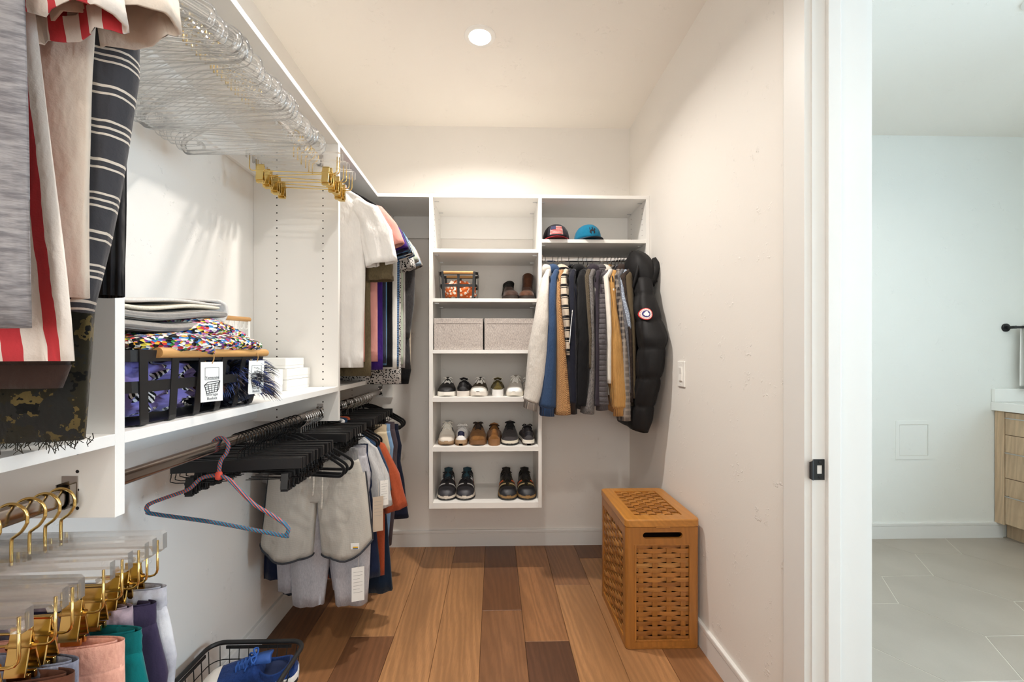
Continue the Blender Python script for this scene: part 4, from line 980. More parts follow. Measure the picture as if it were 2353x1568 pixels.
# ---- trousers
def pants(label, cat, loc, rz, mat, hw=.165, z0=-.168, length=.90, seed=0.0, wmat=None, shirr=True, name='trousers', depth=.020, group=None, spread=.0, lw=None, amp=.012, legs=True, tilt=0.0, fold=False):
    t = tag(empty(name, loc, rz), label, cat, group); t.rotation_euler = (0, tilt, rz)
    mb = MB(); k = 14 if shirr else 2.0
    cloth_tube(mb, [(Vector((0, 0, z0)), X_*hw, Y_*depth), (Vector((0, 0, z0-.012)), X_*hw, Y_*depth*1.05), (Vector((0, 0, z0-.038)), X_*hw*1.0, Y_*depth)], 150 if shirr else 60, .0055 if shirr else .0015, k, seed, sub=3, hem=0, cap0=False, grow=.05)
    ctr = Vector((0, 0, z0)); inner = [Vector((hw*.95*math.cos(2*PI*j/40), depth*.75*math.sin(2*PI*j/40), z0+.0005)) for j in range(40)]; low = [p-Z_*.05 for p in inner]
    mb.rings([inner, low], cap0=False, cap1=True)
    mb.build('waistband', wmat or mat, t, smooth=True)
    cz = z0-.25
    mb = MB()
    if fold:
        cloth_tube(mb, [(Vector((0, 0, z0-.034)), X_*hw, Y_*depth), (Vector((0, 0, z0-.15)), X_*(hw+.004), Y_*(depth*1.25)), (Vector((0, 0, z0-length)), X_*(hw-.02), Y_*(depth*1.2))], 44, amp, 2.5, seed+2, sub=10)
        mb.build('leg', mat, t, smooth=True); return t
    cloth_tube(mb, [(Vector((0, 0, z0-.034)), X_*hw, Y_*depth), (Vector((0, 0, z0-.12)), X_*(hw+.018), Y_*(depth*1.3)), (Vector((0, 0, cz+.03)), X_*(hw+.010), Y_*(depth*.8))], 44, amp*.8, 2.5, seed+2, sub=6, hem=.02)
    mb.build('seat', mat, t, smooth=True)
    lw = lw or (hw+.02)*.52
    for s in (1, -1):
        mb = MB()
        cloth_tube(mb, [(Vector((s*(hw*.47), 0, cz+.13)), X_*(lw*.96), Y_*(depth*1.05)), (Vector((s*(hw*.48), 0, cz+.05)), X_*(lw*1.0), Y_*(depth*1.3)), (Vector((s*(hw*.52+spread*.3), 0, cz-.06)), X_*lw, Y_*(depth*1.35)), (Vector((s*(hw*.52+spread), 0, z0-length)), X_*(lw*(.98 if length < .6 else .72)), Y_*(depth*1.25))], 28, amp, 2.2, seed+5*s, sub=7)
        mb.build('leg', mat, t, smooth=True)
    return t
LP = [(.762, .03, 'pale grey tie-dye joggers with gathered waist, at the partition end', 'pale grey joggers', FB((196, 196, 200), 'tiedye', (150, 150, 160), 1.2), True, .172, -.170, 0),
      (.736, .05, 'dark violet leggings with tie-dye lower legs', 'dark violet leggings', FB((50, 42, 66)), False, .172, -.185, 1),
      (.712, .10, 'mauve marbled joggers with gathered waist', 'mauve joggers', FB((150, 132, 140), 'tiedye', (92, 80, 92), 1.6), True, .148, -.180, 0),
      (.686, .06, 'teal gathered-waist shorts on a clear clip hanger', 'teal shorts', FB((0, 98, 100)), True, .186, -.200, 2),
      (.648, .10, 'folded salmon pink trousers on a clear clip hanger', 'salmon trousers', FB((222, 168, 148), 'heather', (210, 154, 136)), False, .186, -.196, 3),
      (.612, .02, 'blue grey marl joggers behind the brown trousers', 'blue grey joggers', FB((140, 142, 156), 'heather', (118, 120, 136)), False, .165, -.190, 3),
      (.580, .08, 'chocolate brown trousers on a clear clip hanger', 'brown trousers', FB((92, 56, 40)), False, .180, -.192, 3),
      (.540, .05, 'bright orange trousers nearest the camera on the near lower rod', 'orange trousers', FB((226, 96, 30)), False, .182, -.200, 3)]
for i, (y, rz, lab, short, mt, sh_, hw, z0, mode) in enumerate(LP):
    tl = (.045, -.02, .05, -.03, .03, .0, .04, .02)[i]
    pants(lab, 'trousers' if mode != 2 else 'shorts', (RX_, y, ZLW), rz, mt, hw=hw, z0=z0, length=.42 if mode == 2 else .82, seed=60+i*1.7, shirr=sh_, name='shorts' if mode == 2 else 'trousers', group='bottoms on the near lower rod', tilt=0, fold=(mode == 3))
    place(H_CLIPA, (RX_, y, ZLW), rz, 'clear clip hanger with gold hook holding the '+short, group='clip hangers of the near lower rod')
# ---- lower rod, middle bay: wrapped hanger and many black hangers
wh = tag(empty('wrapped_hanger', (RX_, 1.195, ZLW), 0), 'hanger wrapped in turquoise and coral cord, hanging alone on the lower rod', 'hanger')
wh.rotation_euler = (0, .055, -.10)
def cord_mat():
    m, nt, b = newmat('wrapped_cord'); b.inputs['Roughness'].default_value = .75
    v = mapping(nt, 'Object'); sx = N(nt, 'ShaderNodeSeparateXYZ'); nt.links.new(v, sx.inputs[0])
    s = mathn(nt, 'ADD', mathn(nt, 'ADD', mathn(nt, 'MULTIPLY', sx.outputs[0], 1.0), mathn(nt, 'MULTIPLY', sx.outputs[2], 1.0)), mathn(nt, 'MULTIPLY', sx.outputs[1], 1.4))
    w = mathn(nt, 'FRACT', mathn(nt, 'MULTIPLY', s, 105)); n1 = noise_n(nt, v, 30, 2)
    q = mathn(nt, 'GREATER_THAN', w, mathn(nt, 'ADD', mathn(nt, 'ADD', .42, mathn(nt, 'MULTIPLY', mathn(nt, 'LESS_THAN', sx.outputs[2], -.205), .22)), mathn(nt, 'MULTIPLY', n1.outputs['Fac'], .28)))
    nt.links.new(mix(nt, q, srgb(34, 120, 150), srgb(228, 90, 70)), b.inputs['Base Color'])
    bump(nt, b, mathn(nt, 'SINE', mathn(nt, 'MULTIPLY', s, 105*2*PI)), .8, .002); return m
CORD = cord_mat()
p = [(0, 0, -.098), (.03, 0, -.107), (.065, 0, -.137), (.105, 0, -.168), (.15, 0, -.190), (.192, 0, -.213), (.203, 0, -.226), (.198, 0, -.240), (.185, 0, -.244), (0, 0, -.226), (-.182, 0, -.217), (-.199, 0, -.211), (-.203, 0, -.200), (-.190, 0, -.188), (-.14, 0, -.166), (-.085, 0, -.142), (-.055, 0, -.113), (-.03, 0, -.102)]
MB().tube(smooth_path(p, 5, loop=True), .0052, 10, loop=True).build('hanger_body', CORD, wh, smooth=True)
hp = [(0, 0, -.100), (.001, 0, -.070), (.006, 0, -.052), (.016, 0, -.040)]+[(.0225*math.cos(math.radians(-20+i*21)), 0, -.018+.0225*math.sin(math.radians(-20+i*21))) for i in range(11)]+[(-.021, 0, -.034)]
MB().tube(smooth_path(hp, 3), .0050, 10).build('hook', CORD, wh, smooth=True)
MB().lathe([(.001, -.012), (.008, -.008), (.0095, 0), (.008, .009), (.004, .014)], 14, mat=Matrix.Translation((0, 0, -.099))).build('knot', plain('coral_cord', srgb(226, 84, 64), .75, bump=.5, bscale=700), wh, smooth=True)
rnd = random.Random(11)
GB = 'empty black clip hangers on the lower rod'
ys = [1.275+i*.0175 for i in range(16)]
for i, y in enumerate(ys):
    rz = [.16, .14, .11, .08, .20, .06, .02, .10, .0, .13, .04, -.04, .06, -.02, .03, .0][i]
    place(H_CLIPB, (RX_, y, ZLW), rz, ORD[i]+' empty black clip hanger behind the cord-wrapped one on the middle lower rod', group=GB, tilt=rnd.uniform(-.02, .03))
for i, (y, rz) in enumerate([(1.575, .10), (1.605, .02), (1.640, .06)]):
    place(H_VEL_B, (RX_, y, ZLW-.0), rz, ORD[i]+' of three empty black velvet hangers with rounded tips before the grey shorts', group='empty black velvet hangers near the shorts', tilt=.10-.03*i)
for i, y in enumerate([1.685, 1.705, 1.722, 1.742, 1.760, 1.776, 1.795, 1.812]):
    place(H_CLIPC, (RX_, y, ZLW), [.03, .0, .05, .02, -.03, .04, .0, .02][i], ORD[i]+' of eight chrome-hooked black clip hangers bunched before the partition', group='chrome hook hangers at the partition', tilt=rnd.uniform(-.015, .02))

# ---- grey piped shorts
PIPE = plain('charcoal_piping', srgb(52, 54, 60), .85)
GS = FB((196, 192, 184), 'hstripe', (178, 174, 166), 260.0)
sh = tag(empty('shorts', (RX_, 1.838, ZLW), .04), 'light grey shorts with charcoal piped curved hems and drawstring', 'shorts')
mb = MB(); z0 = -.165
cloth_tube(mb, [(Vector((0, 0, z0)), X_*.165, Y_*.020), (Vector((0, 0, z0-.05)), X_*.168, Y_*.022)], 72, .004, 14, 3.3, sub=5, hem=0, cap0=True, grow=.05); mb.build('waistband', FB((150, 150, 150), 'vstripe', (104, 106, 110), 240.0), sh, smooth=True)
mb = MB(); cloth_tube(mb, [(Vector((0, 0, z0-.046)), X_*.168, Y_*.022), (Vector((0, 0, z0-.14)), X_*.196, Y_*.036), (Vector((0, 0, z0-.22)), X_*.186, Y_*.026)], 56, .010, 2.6, 4.1, sub=7, hem=.02); mb.build('seat', GS, sh, smooth=True)
def short_leg(s):
    mb = MB(); rows = []; n = 40; L = 12
    for i in range(L+1):
        t = i/L; row = []
        for j in range(n):
            a = 2*PI*j/n; ca, sa = math.cos(a), math.sin(a)
            hwid = lerp(.101, .104, t); dp = lerp(.036, .044, min(1, t*2.5))
            x = s*lerp(.094, .122, t)+hwid*ca; y = dp*math.copysign(abs(sa)**.8, sa)
            outer = ca*s                                           # +1 on the outer edge
            zb = -.475-.150*.0+(.055*max(0, outer)**2)-(.018 if sa < 0 else -.012)*(1-abs(outer))
            z = lerp(z0-.10, zb-.13, t)
            f = fbm(ca*2.4+s*3, t*1.3, (sa > 0)*2.0+s)*.013*t**.6
            row.append(Vector((x, y+f, z)))
        rows.append(row)
    ctr = sum(rows[-1], Vector())/n
    inner = [[p.lerp(ctr, .05) for p in rows[-1]], [p.lerp(ctr, .07)+Z_*.07 for p in rows[-1]]]
    mb.rings(rows+inner, cap0=False, cap1=False); lg = mb.build('leg', GS, sh, smooth=True)
    m2 = MB(); m2.tube(rows[-1], .0042, 8, loop=True); m2.build('piping', PIPE, lg, smooth=True)
    j0 = 0 if s > 0 else n//2
    m3 = MB(); m3.tube([r[j0]+X_*s*.001 for r in rows], .0042, 8); m3.build('side_piping', PIPE, lg, smooth=True)
    return lg, rows
lgR, rowsR = short_leg(1); short_leg(-1)
mb = MB(); c = rowsR[-2][int(40*.80)]; mb.bbox(c.x-.004, c.x+.030, c.y-.006, c.y-.004, c.z+.012, c.z+.036, .0006); lb = mb.build('brand_label', M['card'], lgR)
MB().box(c.x+.005, c.x+.026, c.y-.0068, c.y-.0058, c.z+.017, c.z+.023).build('label_stripe', plain('label_yellow', srgb(230, 178, 40), .8), lb)
MB().box(c.x+.005, c.x+.026, c.y-.0070, c.y-.0058, c.z+.0135, c.z+.017).build('label_band', plain('label_blue', srgb(70, 104, 150), .8), lb)
DS = FB((224, 218, 206), 'hstripe', (180, 174, 166), 220.0)
for x, l in ((.000, .13), (.034, .185), (-.012, .06)):
    mb = MB(); mb.tube(smooth_path([(x*.5, -.026, z0-.03), (x, -.046, z0-.07), (x+.004, -.056, z0-.05-l*.6), (x+.001, -.058, z0-.05-l)], 4), .0038, 8); mb.build('drawstring', DS, sh, smooth=True)
place(H_CLIPC, (RX_, 1.838, ZLW), .04, 'black clip hanger with chrome hook holding the grey piped shorts')
# ---- bottoms and tops behind the shorts
def low(y, label, cat, short, mat, rz=0.0, **kw):
    kw.setdefault('group', 'clothes on the far lower rod')
    t = pants(label, cat, (RX_+kw.pop('dx', 0.0), y, ZLW), rz, mat, **kw)
    place(H_CLIPC, (RX_, y, ZLW), rz, 'black clip hanger with chrome hook holding the '+short, group='hangers of the far lower rod'); return t
low(1.872, 'pale grey jersey pyjama shorts showing below the piped shorts', 'shorts', 'grey jersey shorts', FB((188, 188, 194), 'heather', (170, 170, 178)), hw=.150, length=.665, seed=71, name='shorts', amp=.018, spread=.012, shirr=False, lw=.092, dx=.038)
low(1.905, 'light grey lounge trousers with loose draped hem', 'trousers', 'grey lounge trousers', FB((182, 182, 190), 'heather', (166, 166, 176)), hw=.18, length=.62, seed=72.2, amp=.018, spread=.02, rz=.05, shirr=False)
low(1.935, 'dark navy drawstring shorts hanging low at the wall side', 'shorts', 'navy shorts', FB((26, 36, 62)), hw=.200, length=.585, seed=73.9, amp=.024, spread=.036, dx=-.02, rz=.02, shirr=False, name='shorts')
def lowtop(y, label, short, mat, rz=0.0, **kw):
    kw.setdefault('group', 'clothes on the far lower rod'); kw.setdefault('depth', .022)
    garment(label, kw.pop('cat', 'shirt'), (RX_, y, ZLW), rz, mat, short, **kw)
    place(H_VEL_B, (RX_, y, ZLW), rz, 'black velvet hanger holding the '+short, group='hangers of the far lower rod')
lowtop(1.965, 'light grey t-shirt with drop shoulder on the far lower rod', 'light grey drop t-shirt', FB((190, 190, 190), 'heather', (176, 176, 178)), name='t_shirt', length=.70, seed=74.4, hw=.20, sh=.19, amp=.020, depth=.026,
       sr=[(.11, 0, -.15, .03, .014), (.168, 0, -.215, .052, .024), (.208, 0, -.33, .056, .028), (.232, 0, -.455, .050, .030)])
lowtop(2.000, 'dark blue t-shirt between grey and rust tops', 'dark blue t-shirt', FB((34, 56, 84)), name='t_shirt', length=.72, seed=75.1, hw=.20, sh=.18,
       sr=[(.11, 0, -.15, .03, .014), (.165, 0, -.21, .050, .022), (.205, 0, -.31, .052, .024), (.222, 0, -.40, .048, .024)])
lowtop(2.035, 'rust orange t-shirt on the far lower rod', 'rust t-shirt', FB((170, 82, 52), 'heather', (156, 72, 44)), name='t_shirt', length=.80, seed=76.3, hw=.225, sh=.195, amp=.018, rz=.03,
       sr=[(.11, 0, -.15, .03, .014), (.18, 0, -.22, .055, .024), (.238, 0, -.35, .060, .028), (.278, 0, -.495, .055, .030)])
low(2.075, 'long dark navy trousers reaching lowest behind the grey shorts', 'trousers', 'navy trousers', FB((20, 36, 56)), hw=.185, length=.725, seed=77.8, rz=.03, shirr=False, amp=.016, spread=.085, lw=.10)
low(2.120, 'white cotton lounge trousers behind the navy trousers', 'trousers', 'white lounge trousers', FB((210, 206, 200)), hw=.18, length=.68, seed=78.2, rz=.04, shirr=False, spread=.02)
kh = low(2.215, 'khaki chino trousers with belt loops on the far lower rod', 'trousers', 'khaki chinos', FB((196, 180, 152)), hw=.192, z0=-.128, length=.62, seed=79.1, rz=.02, shirr=False, fold=False)
low(2.280, 'washed light blue jeans on the far lower rod', 'jeans', 'light blue jeans', FB((134, 166, 200), 'tiedye', (112, 146, 184), 1.0), hw=.195, z0=-.135, length=.66, seed=80.1, shirr=False, name='jeans')
low(2.360, 'plum grey trousers on the far lower rod', 'trousers', 'plum grey trousers', FB((74, 64, 70)), hw=.200, z0=-.138, length=.66, seed=81.5, shirr=False)
low(2.430, 'dark navy trousers, rearmost on the far lower rod', 'trousers', 'dark navy bottoms', FB((24, 28, 46)), hw=.205, z0=-.16, length=.52, seed=82.7, shirr=False, spread=.04)
for i, (y, rz) in enumerate([(1.92, .05), (2.02, .0), (2.06, .06), (2.10, .02), (2.15, .04), (2.19, .0), (2.25, .05), (2.32, .0)]):
    place(H_CLIPC if i % 2 else H_CLIPB, (RX_, y, ZLW), rz, ORD[i]+' empty dark clip hanger among the clothes of the far lower rod', group='empty hangers of the far lower rod')
for i, (y, rz) in enumerate([(2.47, .06), (2.52, .02), (2.57, .0)]):
    place(H_VEL, (RX_, y, ZLW), rz, ORD[i]+' of three empty velvet hangers at the corner end of the lower rod', group='empty velvet hangers in the corner')
# swing tags on the grey clothes
def swing_tag(loc, w, h, rz, label, mat=None, lines=7):
    t = tag(empty('swing_tag', loc, rz), label, 'tag', None)
    MB().bbox(-w/2, w/2, -.0006, .0006, -h, 0, .0002).build('card', mat or M['card'], t)
    MB().tube(smooth_path([(0, 0, -.006), (.002, -.002, .03), (0, .006, .075)], 4), .0008, 6).build('string', plain('tag_string', srgb(206, 200, 190), .9), t)
    for i in range(lines):
        MB().box(-w*.36, w*(.36-.22*(i % 3 == 2)), -.0012, -.0005, -h*.14-i*h*.1-.001, -h*.14-i*h*.1).build('print_line', plain('tag_print', srgb(150, 148, 146), .8), t)
swing_tag((-.566, 1.815, .375), .050, .140, .32, 'white swing tag hanging on the grey lounge trousers')
swing_tag((-.505, 1.895, .640), .044, .150, .45, 'kraft beige swing tag beside the navy trousers', plain('kraft_tag', srgb(196, 180, 162), .8), 5)
swing_tag((-.487, 1.930, .700), .036, .110, .5, 'small white swing tag above the kraft tag')
# ------------------------------------------------------------------ shoes (toe towards local -Y, origin under the sole centre)
def leather(name, col, rough=.55, b=.15): return plain(name, srgb(col), rough, bump=b, bscale=240)
WTAB = [(0, .010), (.02, .022), (.07, .031), (.15, .0345), (.3, .0345), (.45, .037), (.62, .0455), (.76, .0465), (.87, .041), (.945, .029), (.985, .016), (1, .006)]
def shoe(label, loc, rz, sole=(236, 232, 224), upper=(30, 30, 32), toe=None, lace=(235, 232, 226), tongue=None, sole_h=.028, L=.288, W=1.06, style='low', ukind=None, heel_patch=None, sole2=None, accents=(), name='sneaker', group=None, open_col=(26, 24, 24), collar_h=.0, tilt=(0, 0), instep=.086, toe_h=.052, cat='shoe', stitch=None):
    t = tag(empty(name, loc, rz), label, cat, group); t.rotation_euler = (tilt[0], tilt[1], rz)
    um = FB(upper, *(ukind or ('plain',))) if ukind else leather('shoe_upper', upper)
    def hw(s): return interp(WTAB, s)*W*1.06
    def Yp(s): return L/2-s*L
    mb = MB(); rs = []
    S = [0, .012, .035, .07, .12, .2, .3, .4, .5, .6, .7, .78, .85, .9, .94, .97, .99, 1.0]
    for s in S:
        w = hw(s)*1.035+.001; lift = .010*max(0, (s-.86)/.14)**2; h = sole_h+(.004 if s < .25 else 0)
        rs.append([Vector((-w*.93, Yp(s), lift)), Vector((-w, Yp(s), lift+.005)), Vector((-w*1.0, Yp(s), h-.004)), Vector((-w*.95, Yp(s), h)), Vector((w*.95, Yp(s), h)), Vector((w*1.0, Yp(s), h-.004)), Vector((w, Yp(s), lift+.005)), Vector((w*.93, Yp(s), lift))])
    mb.rings(rs); so = mb.build('sole', leather('shoe_sole', sole, .6, .05), t, smooth=True, angle=50)
    if sole2:
        m2 = MB(); rs = []
        for s in S:
            w = hw(s)*1.05+.0016; lift = .010*max(0, (s-.86)/.14)**2
            rs.append([Vector((-w*.93, Yp(s), lift-.0002)), Vector((-w, Yp(s), lift+.004)), Vector((-w, Yp(s), sole_h*.42)), Vector((w, Yp(s), sole_h*.42)), Vector((w, Yp(s), lift+.004)), Vector((w*.93, Yp(s), lift-.0002))])
        m2.rings(rs); m2.build('outsole', leather('shoe_outsole', sole2, .7, .05), so, smooth=True, angle=50)
    z0 = sole_h-.004
    HT = [(0, z0+.014), (.03, z0+.034), (.08, z0+.024), (.2, z0+.018), (.36, z0+.022), (.43, instep), (.52, instep*.90), (.66, lerp(instep, toe_h, .62)), (.80, toe_h+.003), (.89, toe_h-.004), (.95, toe_h-.016), (.985, z0+.010), (1, z0+.003)]
    def surf(s, a, k=1.0):
        """point on the upper: a 0..pi from right side over the top to left"""
        w = hw(s)*.985*k; H = interp(HT, s)*k; ca, sa = math.cos(a), math.sin(a)
        return Vector((w*math.copysign(abs(ca)**.75, ca), Yp(s), z0+(H-z0)*abs(sa)**.72))
    mb = MB(); rs = []; SS = [.004+.992*i/34 for i in range(35)]; nA = 18
    for s in SS: rs.append([surf(s, PI*j/nA) for j in range(nA+1)])
    mb.rings(rs, closed=True, cap0=True, cap1=True); mb.build('upper', um, t, smooth=True, angle=60)
    # collar wall around the foot opening
    cz = .036+collar_h
    def wall(k, z): return [Vector((.0335*W*k*math.sin(q)*(1-.10*math.cos(q)), L*(.5-.245)+L*.205*k*math.cos(q), z(q))) for q in [2*PI*j/28 for j in range(28)]]
    top = lambda q: z0+cz+.016*max(0, math.cos(q))**2-.008*abs(math.sin(q))**1.5+.020*max(0, -math.cos(q))**2
    mb = MB(); mb.rings([wall(1.03, lambda q: z0+.006), wall(1.0, lambda q: lerp(z0, top(q), .6)), wall(.96, top), wall(.88, lambda q: top(q)+.004), wall(.80, lambda q: top(q)-.002), wall(.78, lambda q: z0+.02)], cap0=False, cap1=False)
    wl = mb.build('collar', um if not tongue or style != 'run' else um, t, smooth=True)
    MB().add([p for p in wall(.79, lambda q: z0+.022)], [tuple(range(28))]).build('insole', leather('shoe_inside', open_col, .9, 0), t)
    # tongue
    tm = leather('shoe_tongue', tongue or upper, .7); rs = []
    for i in range(9):
        a = i/8; s = lerp(.60, .30, a); z = lerp(interp(HT, .60)+.001, z0+cz+.040, a)+.006*math.sin(PI*a); w = lerp(.016, .027, a)
        y = Yp(s)+.004*a; rs.append([Vector((-w, y, z-.004*a)), Vector((0, y-.004, z+.004)), Vector((w, y, z-.004*a)), Vector((w*.9, y+.006, z-.005)), Vector((0, y+.004, z-.001)), Vector((-w*.9, y+.006, z-.005))])
    MB().rings(rs).build('tongue', tm, t, smooth=True)
    # laces
    lm = plain('shoe_lace', srgb(lace), .85, bump=.4, bscale=900); mb = MB()
    for i in range(5):
        s = .445+i*.040; z = interp(HT, s); w = .021-.001*i
        pts = [(-w, Yp(s), z-.006), (-w*.5, Yp(s)-.003, z+.004), (0, Yp(s+.008)-.003, z+.0055), (w*.5, Yp(s+.016)-.003, z+.004), (w, Yp(s+.02), z-.006)]
        mb.tube(smooth_path(pts, 3), .0034, 6); mb.tube(smooth_path([(-p[0], p[1]+.002, p[2]+.001) for p in pts], 3), .0034, 6)
    s = .43; z = interp(HT, s)+.006
    for sg in (1, -1):
        mb.tube(smooth_path([(0, Yp(s), z), (sg*.016, Yp(s)-.010, z+.010), (sg*.030, Yp(s)-.004, z+.002), (sg*.018, Yp(s)+.002, z+.003), (0, Yp(s), z)], 4), .0030, 6)
        mb.tube(smooth_path([(0, Yp(s), z), (sg*.012, Yp(s)-.016, z+.004), (sg*.030, Yp(s)-.028, z-.022)], 4), .0028, 6)
    mb.build('laces', lm, t, smooth=True)
    def shell(nm, s0, s1, a0, a1, m, k=1.03, na=12, ns=8):
        mb = MB(); rs = []
        for i in range(ns+1):
            s = lerp(s0, s1, i/ns); rs.append([surf(s, lerp(a0, a1, j/na), k)+Vector((0, -.0018 if s > .5 else .0018, .0005)) for j in range(na+1)])
        vs = [p for r in rs for p in r]; n = na+1
        mb.add(vs, [(i*n+j, i*n+j+1, (i+1)*n+j+1, (i+1)*n+j) for i in range(ns) for j in range(na)]); return mb.build(nm, m, t, smooth=True)
    if toe: shell('toe_cap', .80, .992, 0, PI, leather('shoe_toe', toe, .5, .05), 1.025)
    if heel_patch:
        mb = MB(); z = lambda q: lerp(z0, top(q), .45); q0 = [lerp(-.75, .75, i/8) for i in range(9)]
        pw = lambda k, zf: [Vector((.0335*W*k*math.sin(q)*(1-.10*math.cos(q)), L*(.5-.245)+L*.205*k*math.cos(q), zf(q))) for q in q0]
        a, b = pw(1.05, lambda q: lerp(z0, top(q), heel_patch[1])), pw(1.01, lambda q: lerp(z0, top(q), heel_patch[2]))
        mb.add(a+b, [(i, i+1, 9+i+1, 9+i) for i in range(8)]); mb.build('heel_patch', leather('heel_patch', heel_patch[0]), t, smooth=True)
    for (nm, s0, s1, a0, a1, col) in accents:
        for m_ in (0, 1):
            A0, A1 = (a0, a1) if not m_ else (PI-a1, PI-a0)
            shell(nm, s0, s1, A0, A1, leather('shoe_accent', col, .5, .05), 1.022, 5, 6)
    return t
def zrow(k): return {1: 1.0085, 2: .7255, 3: .4065}[k]
G1, G2, G3 = 'shoes on the upper shoe shelf', 'shoes on the middle shoe shelf', 'shoes on the bottom shoe shelf'
z = zrow(1); YT = 2.655
def sy(front, L=.288): return front+L/2+.002
shoe('black leather sneaker with white laces, toe forward, beside the cabinet side', (-.288, sy(2.515), z), .05, upper=(26, 25, 27), lace=(232, 230, 224), W=1.08, group=G1, toe_h=.058)
shoe('black patent sneaker turned heel forward on the upper shoe shelf', (-.186, sy(2.518), z), PI, upper=(24, 23, 26), lace=(220, 218, 212), sole=(216, 208, 200), W=1.0, group=G1, collar_h=.004)
shoe('dark sneaker with white rubber toe cap and white laces', (-.090, sy(2.512), z), -.06, upper=(62, 52, 34), toe=(232, 228, 220), sole=(226, 218, 208), W=1.05, tongue=(30, 28, 26), open_col=(70, 60, 40), group=G1,)
shoe('olive canvas sneaker heel forward with white sole', (.017, sy(2.520), z), PI, upper=(98, 86, 46), ukind=('cord', (72, 62, 32)), sole=(232, 230, 228), sole_h=.036, W=.88, lace=(222, 218, 208), group=G1, collar_h=-.004)
shoe('off-white canvas sneaker with white toe cap and laces, beside the oatmeal hoodie', (.126, sy(2.506), z), -.12, upper=(206, 200, 192), ukind=('heather', (194, 188, 180)), toe=(240, 238, 234), sole=(232, 226, 214), W=1.0, instep=.096, collar_h=.012, tongue=(196, 190, 182), group=G1)
shoe('off-white canvas sneaker heel forward, mostly hidden by the oatmeal hoodie', (.205, sy(2.53), z), PI, upper=(206, 200, 192), ukind=('heather', (194, 188, 180)), sole=(232, 226, 214), W=.9, group=G1)
z = zrow(2)
shoe('white leather sneaker with black side stripes and gum sole', (-.289, sy(2.512), z), .06, upper=(226, 220, 210), toe=(218, 208, 196), sole=(170, 142, 112), sole2=(128, 98, 70), lace=(232, 228, 218), W=.98, tongue=(206, 214, 216), instep=.10, collar_h=.014,
     accents=[('side_stripe', .50, .545, .28, .95, (24, 26, 36)), ('side_stripe', .575, .62, .28, .95, (24, 26, 36))], group=G2)
shoe('white sneaker heel forward with navy heel tab', (-.197, sy(2.516), z), PI, upper=(232, 230, 228), sole=(170, 140, 108), sole2=(120, 90, 62), W=.92, heel_patch=((30, 34, 66), .55, 1.05), lace=(236, 234, 230), group=G2, collar_h=.006)
shoe('tan suede sneaker with dark laces, toe forward', (-.102, sy(2.505), z), .02, upper=(134, 94, 52), ukind=('tiedye', (112, 76, 40), 3.0), sole=(128, 90, 56), lace=(44, 34, 28), W=1.04, instep=.098, toe_h=.058, group=G2, sole_h=.032)
shoe('tan suede sneaker turned heel forward', (-.004, sy(2.508), z), PI, upper=(140, 96, 54), ukind=('tiedye', (118, 80, 42), 3.0), sole=(140, 98, 60), lace=(52, 40, 32), W=.92, sole_h=.034, group=G2, collar_h=.012)
shoe('dark grey trainer with black toe and cream sole', (.092, sy(2.506), z), -.05, upper=(66, 62, 62), sole=(232, 224, 206), sole2=(46, 42, 42), lace=(20, 20, 22), W=1.02, tongue=(36, 36, 40), instep=.10, collar_h=.012, group=G2, ukind=('heather', (52, 48, 50)))
shoe('dark grey trainer turned heel forward with cream sole', (.197, sy(2.510), z), PI, upper=(62, 58, 60), sole=(232, 226, 214), sole2=(70, 62, 56), lace=(24, 24, 26), W=.94, group=G2, heel_patch=((36, 36, 42), .5, 1.0), collar_h=.004)
z = zrow(3)
RUN = dict(sole_h=.030, instep=.112, collar_h=.040, toe_h=.064, style='run', W=1.10)
for i, x in enumerate((-.286, -.173)):
    shoe(['black running shoe with teal lining and red side, outer one of the pair', 'black running shoe with teal lining and red side, inner one of the pair'][i], (x, sy(2.515), z), .03-.06*i, upper=(34, 33, 38), sole=(214, 204, 190), sole2=(26, 26, 28), toe=(54, 54, 60), lace=(30, 30, 34), tongue=(26, 62, 76), open_col=(22, 84, 100),
         accents=[('red_panel', .40, .56, .15, .62, (190, 40, 38)), ('overlay', .70, .735, .35, 1.45, (206, 206, 206)), ('heel_stripe', .46, .56, .72, 1.12, (196, 198, 198))], name='running_shoe', group=G3, **RUN)
for i, x in enumerate((.073, .186)):
    shoe(['camouflage trail shoe with orange trim, outer one of the pair', 'camouflage trail shoe with orange trim, by the panel'][i], (x, sy(2.510), z), .05-.02*i, upper=(70, 66, 46), ukind=('camo', None, 1.6), sole=(150, 118, 74), sole2=(34, 32, 32), toe=(42, 42, 46), lace=(34, 30, 24), tongue=(24, 22, 22), open_col=(18, 17, 17),
         accents=[('orange_trim', .60, .64, .25, 1.2, (206, 84, 34)), ('gold_trim', .70, .74, .3, 1.45, (196, 176, 130))], name='trail_shoe', group=G3, **RUN)

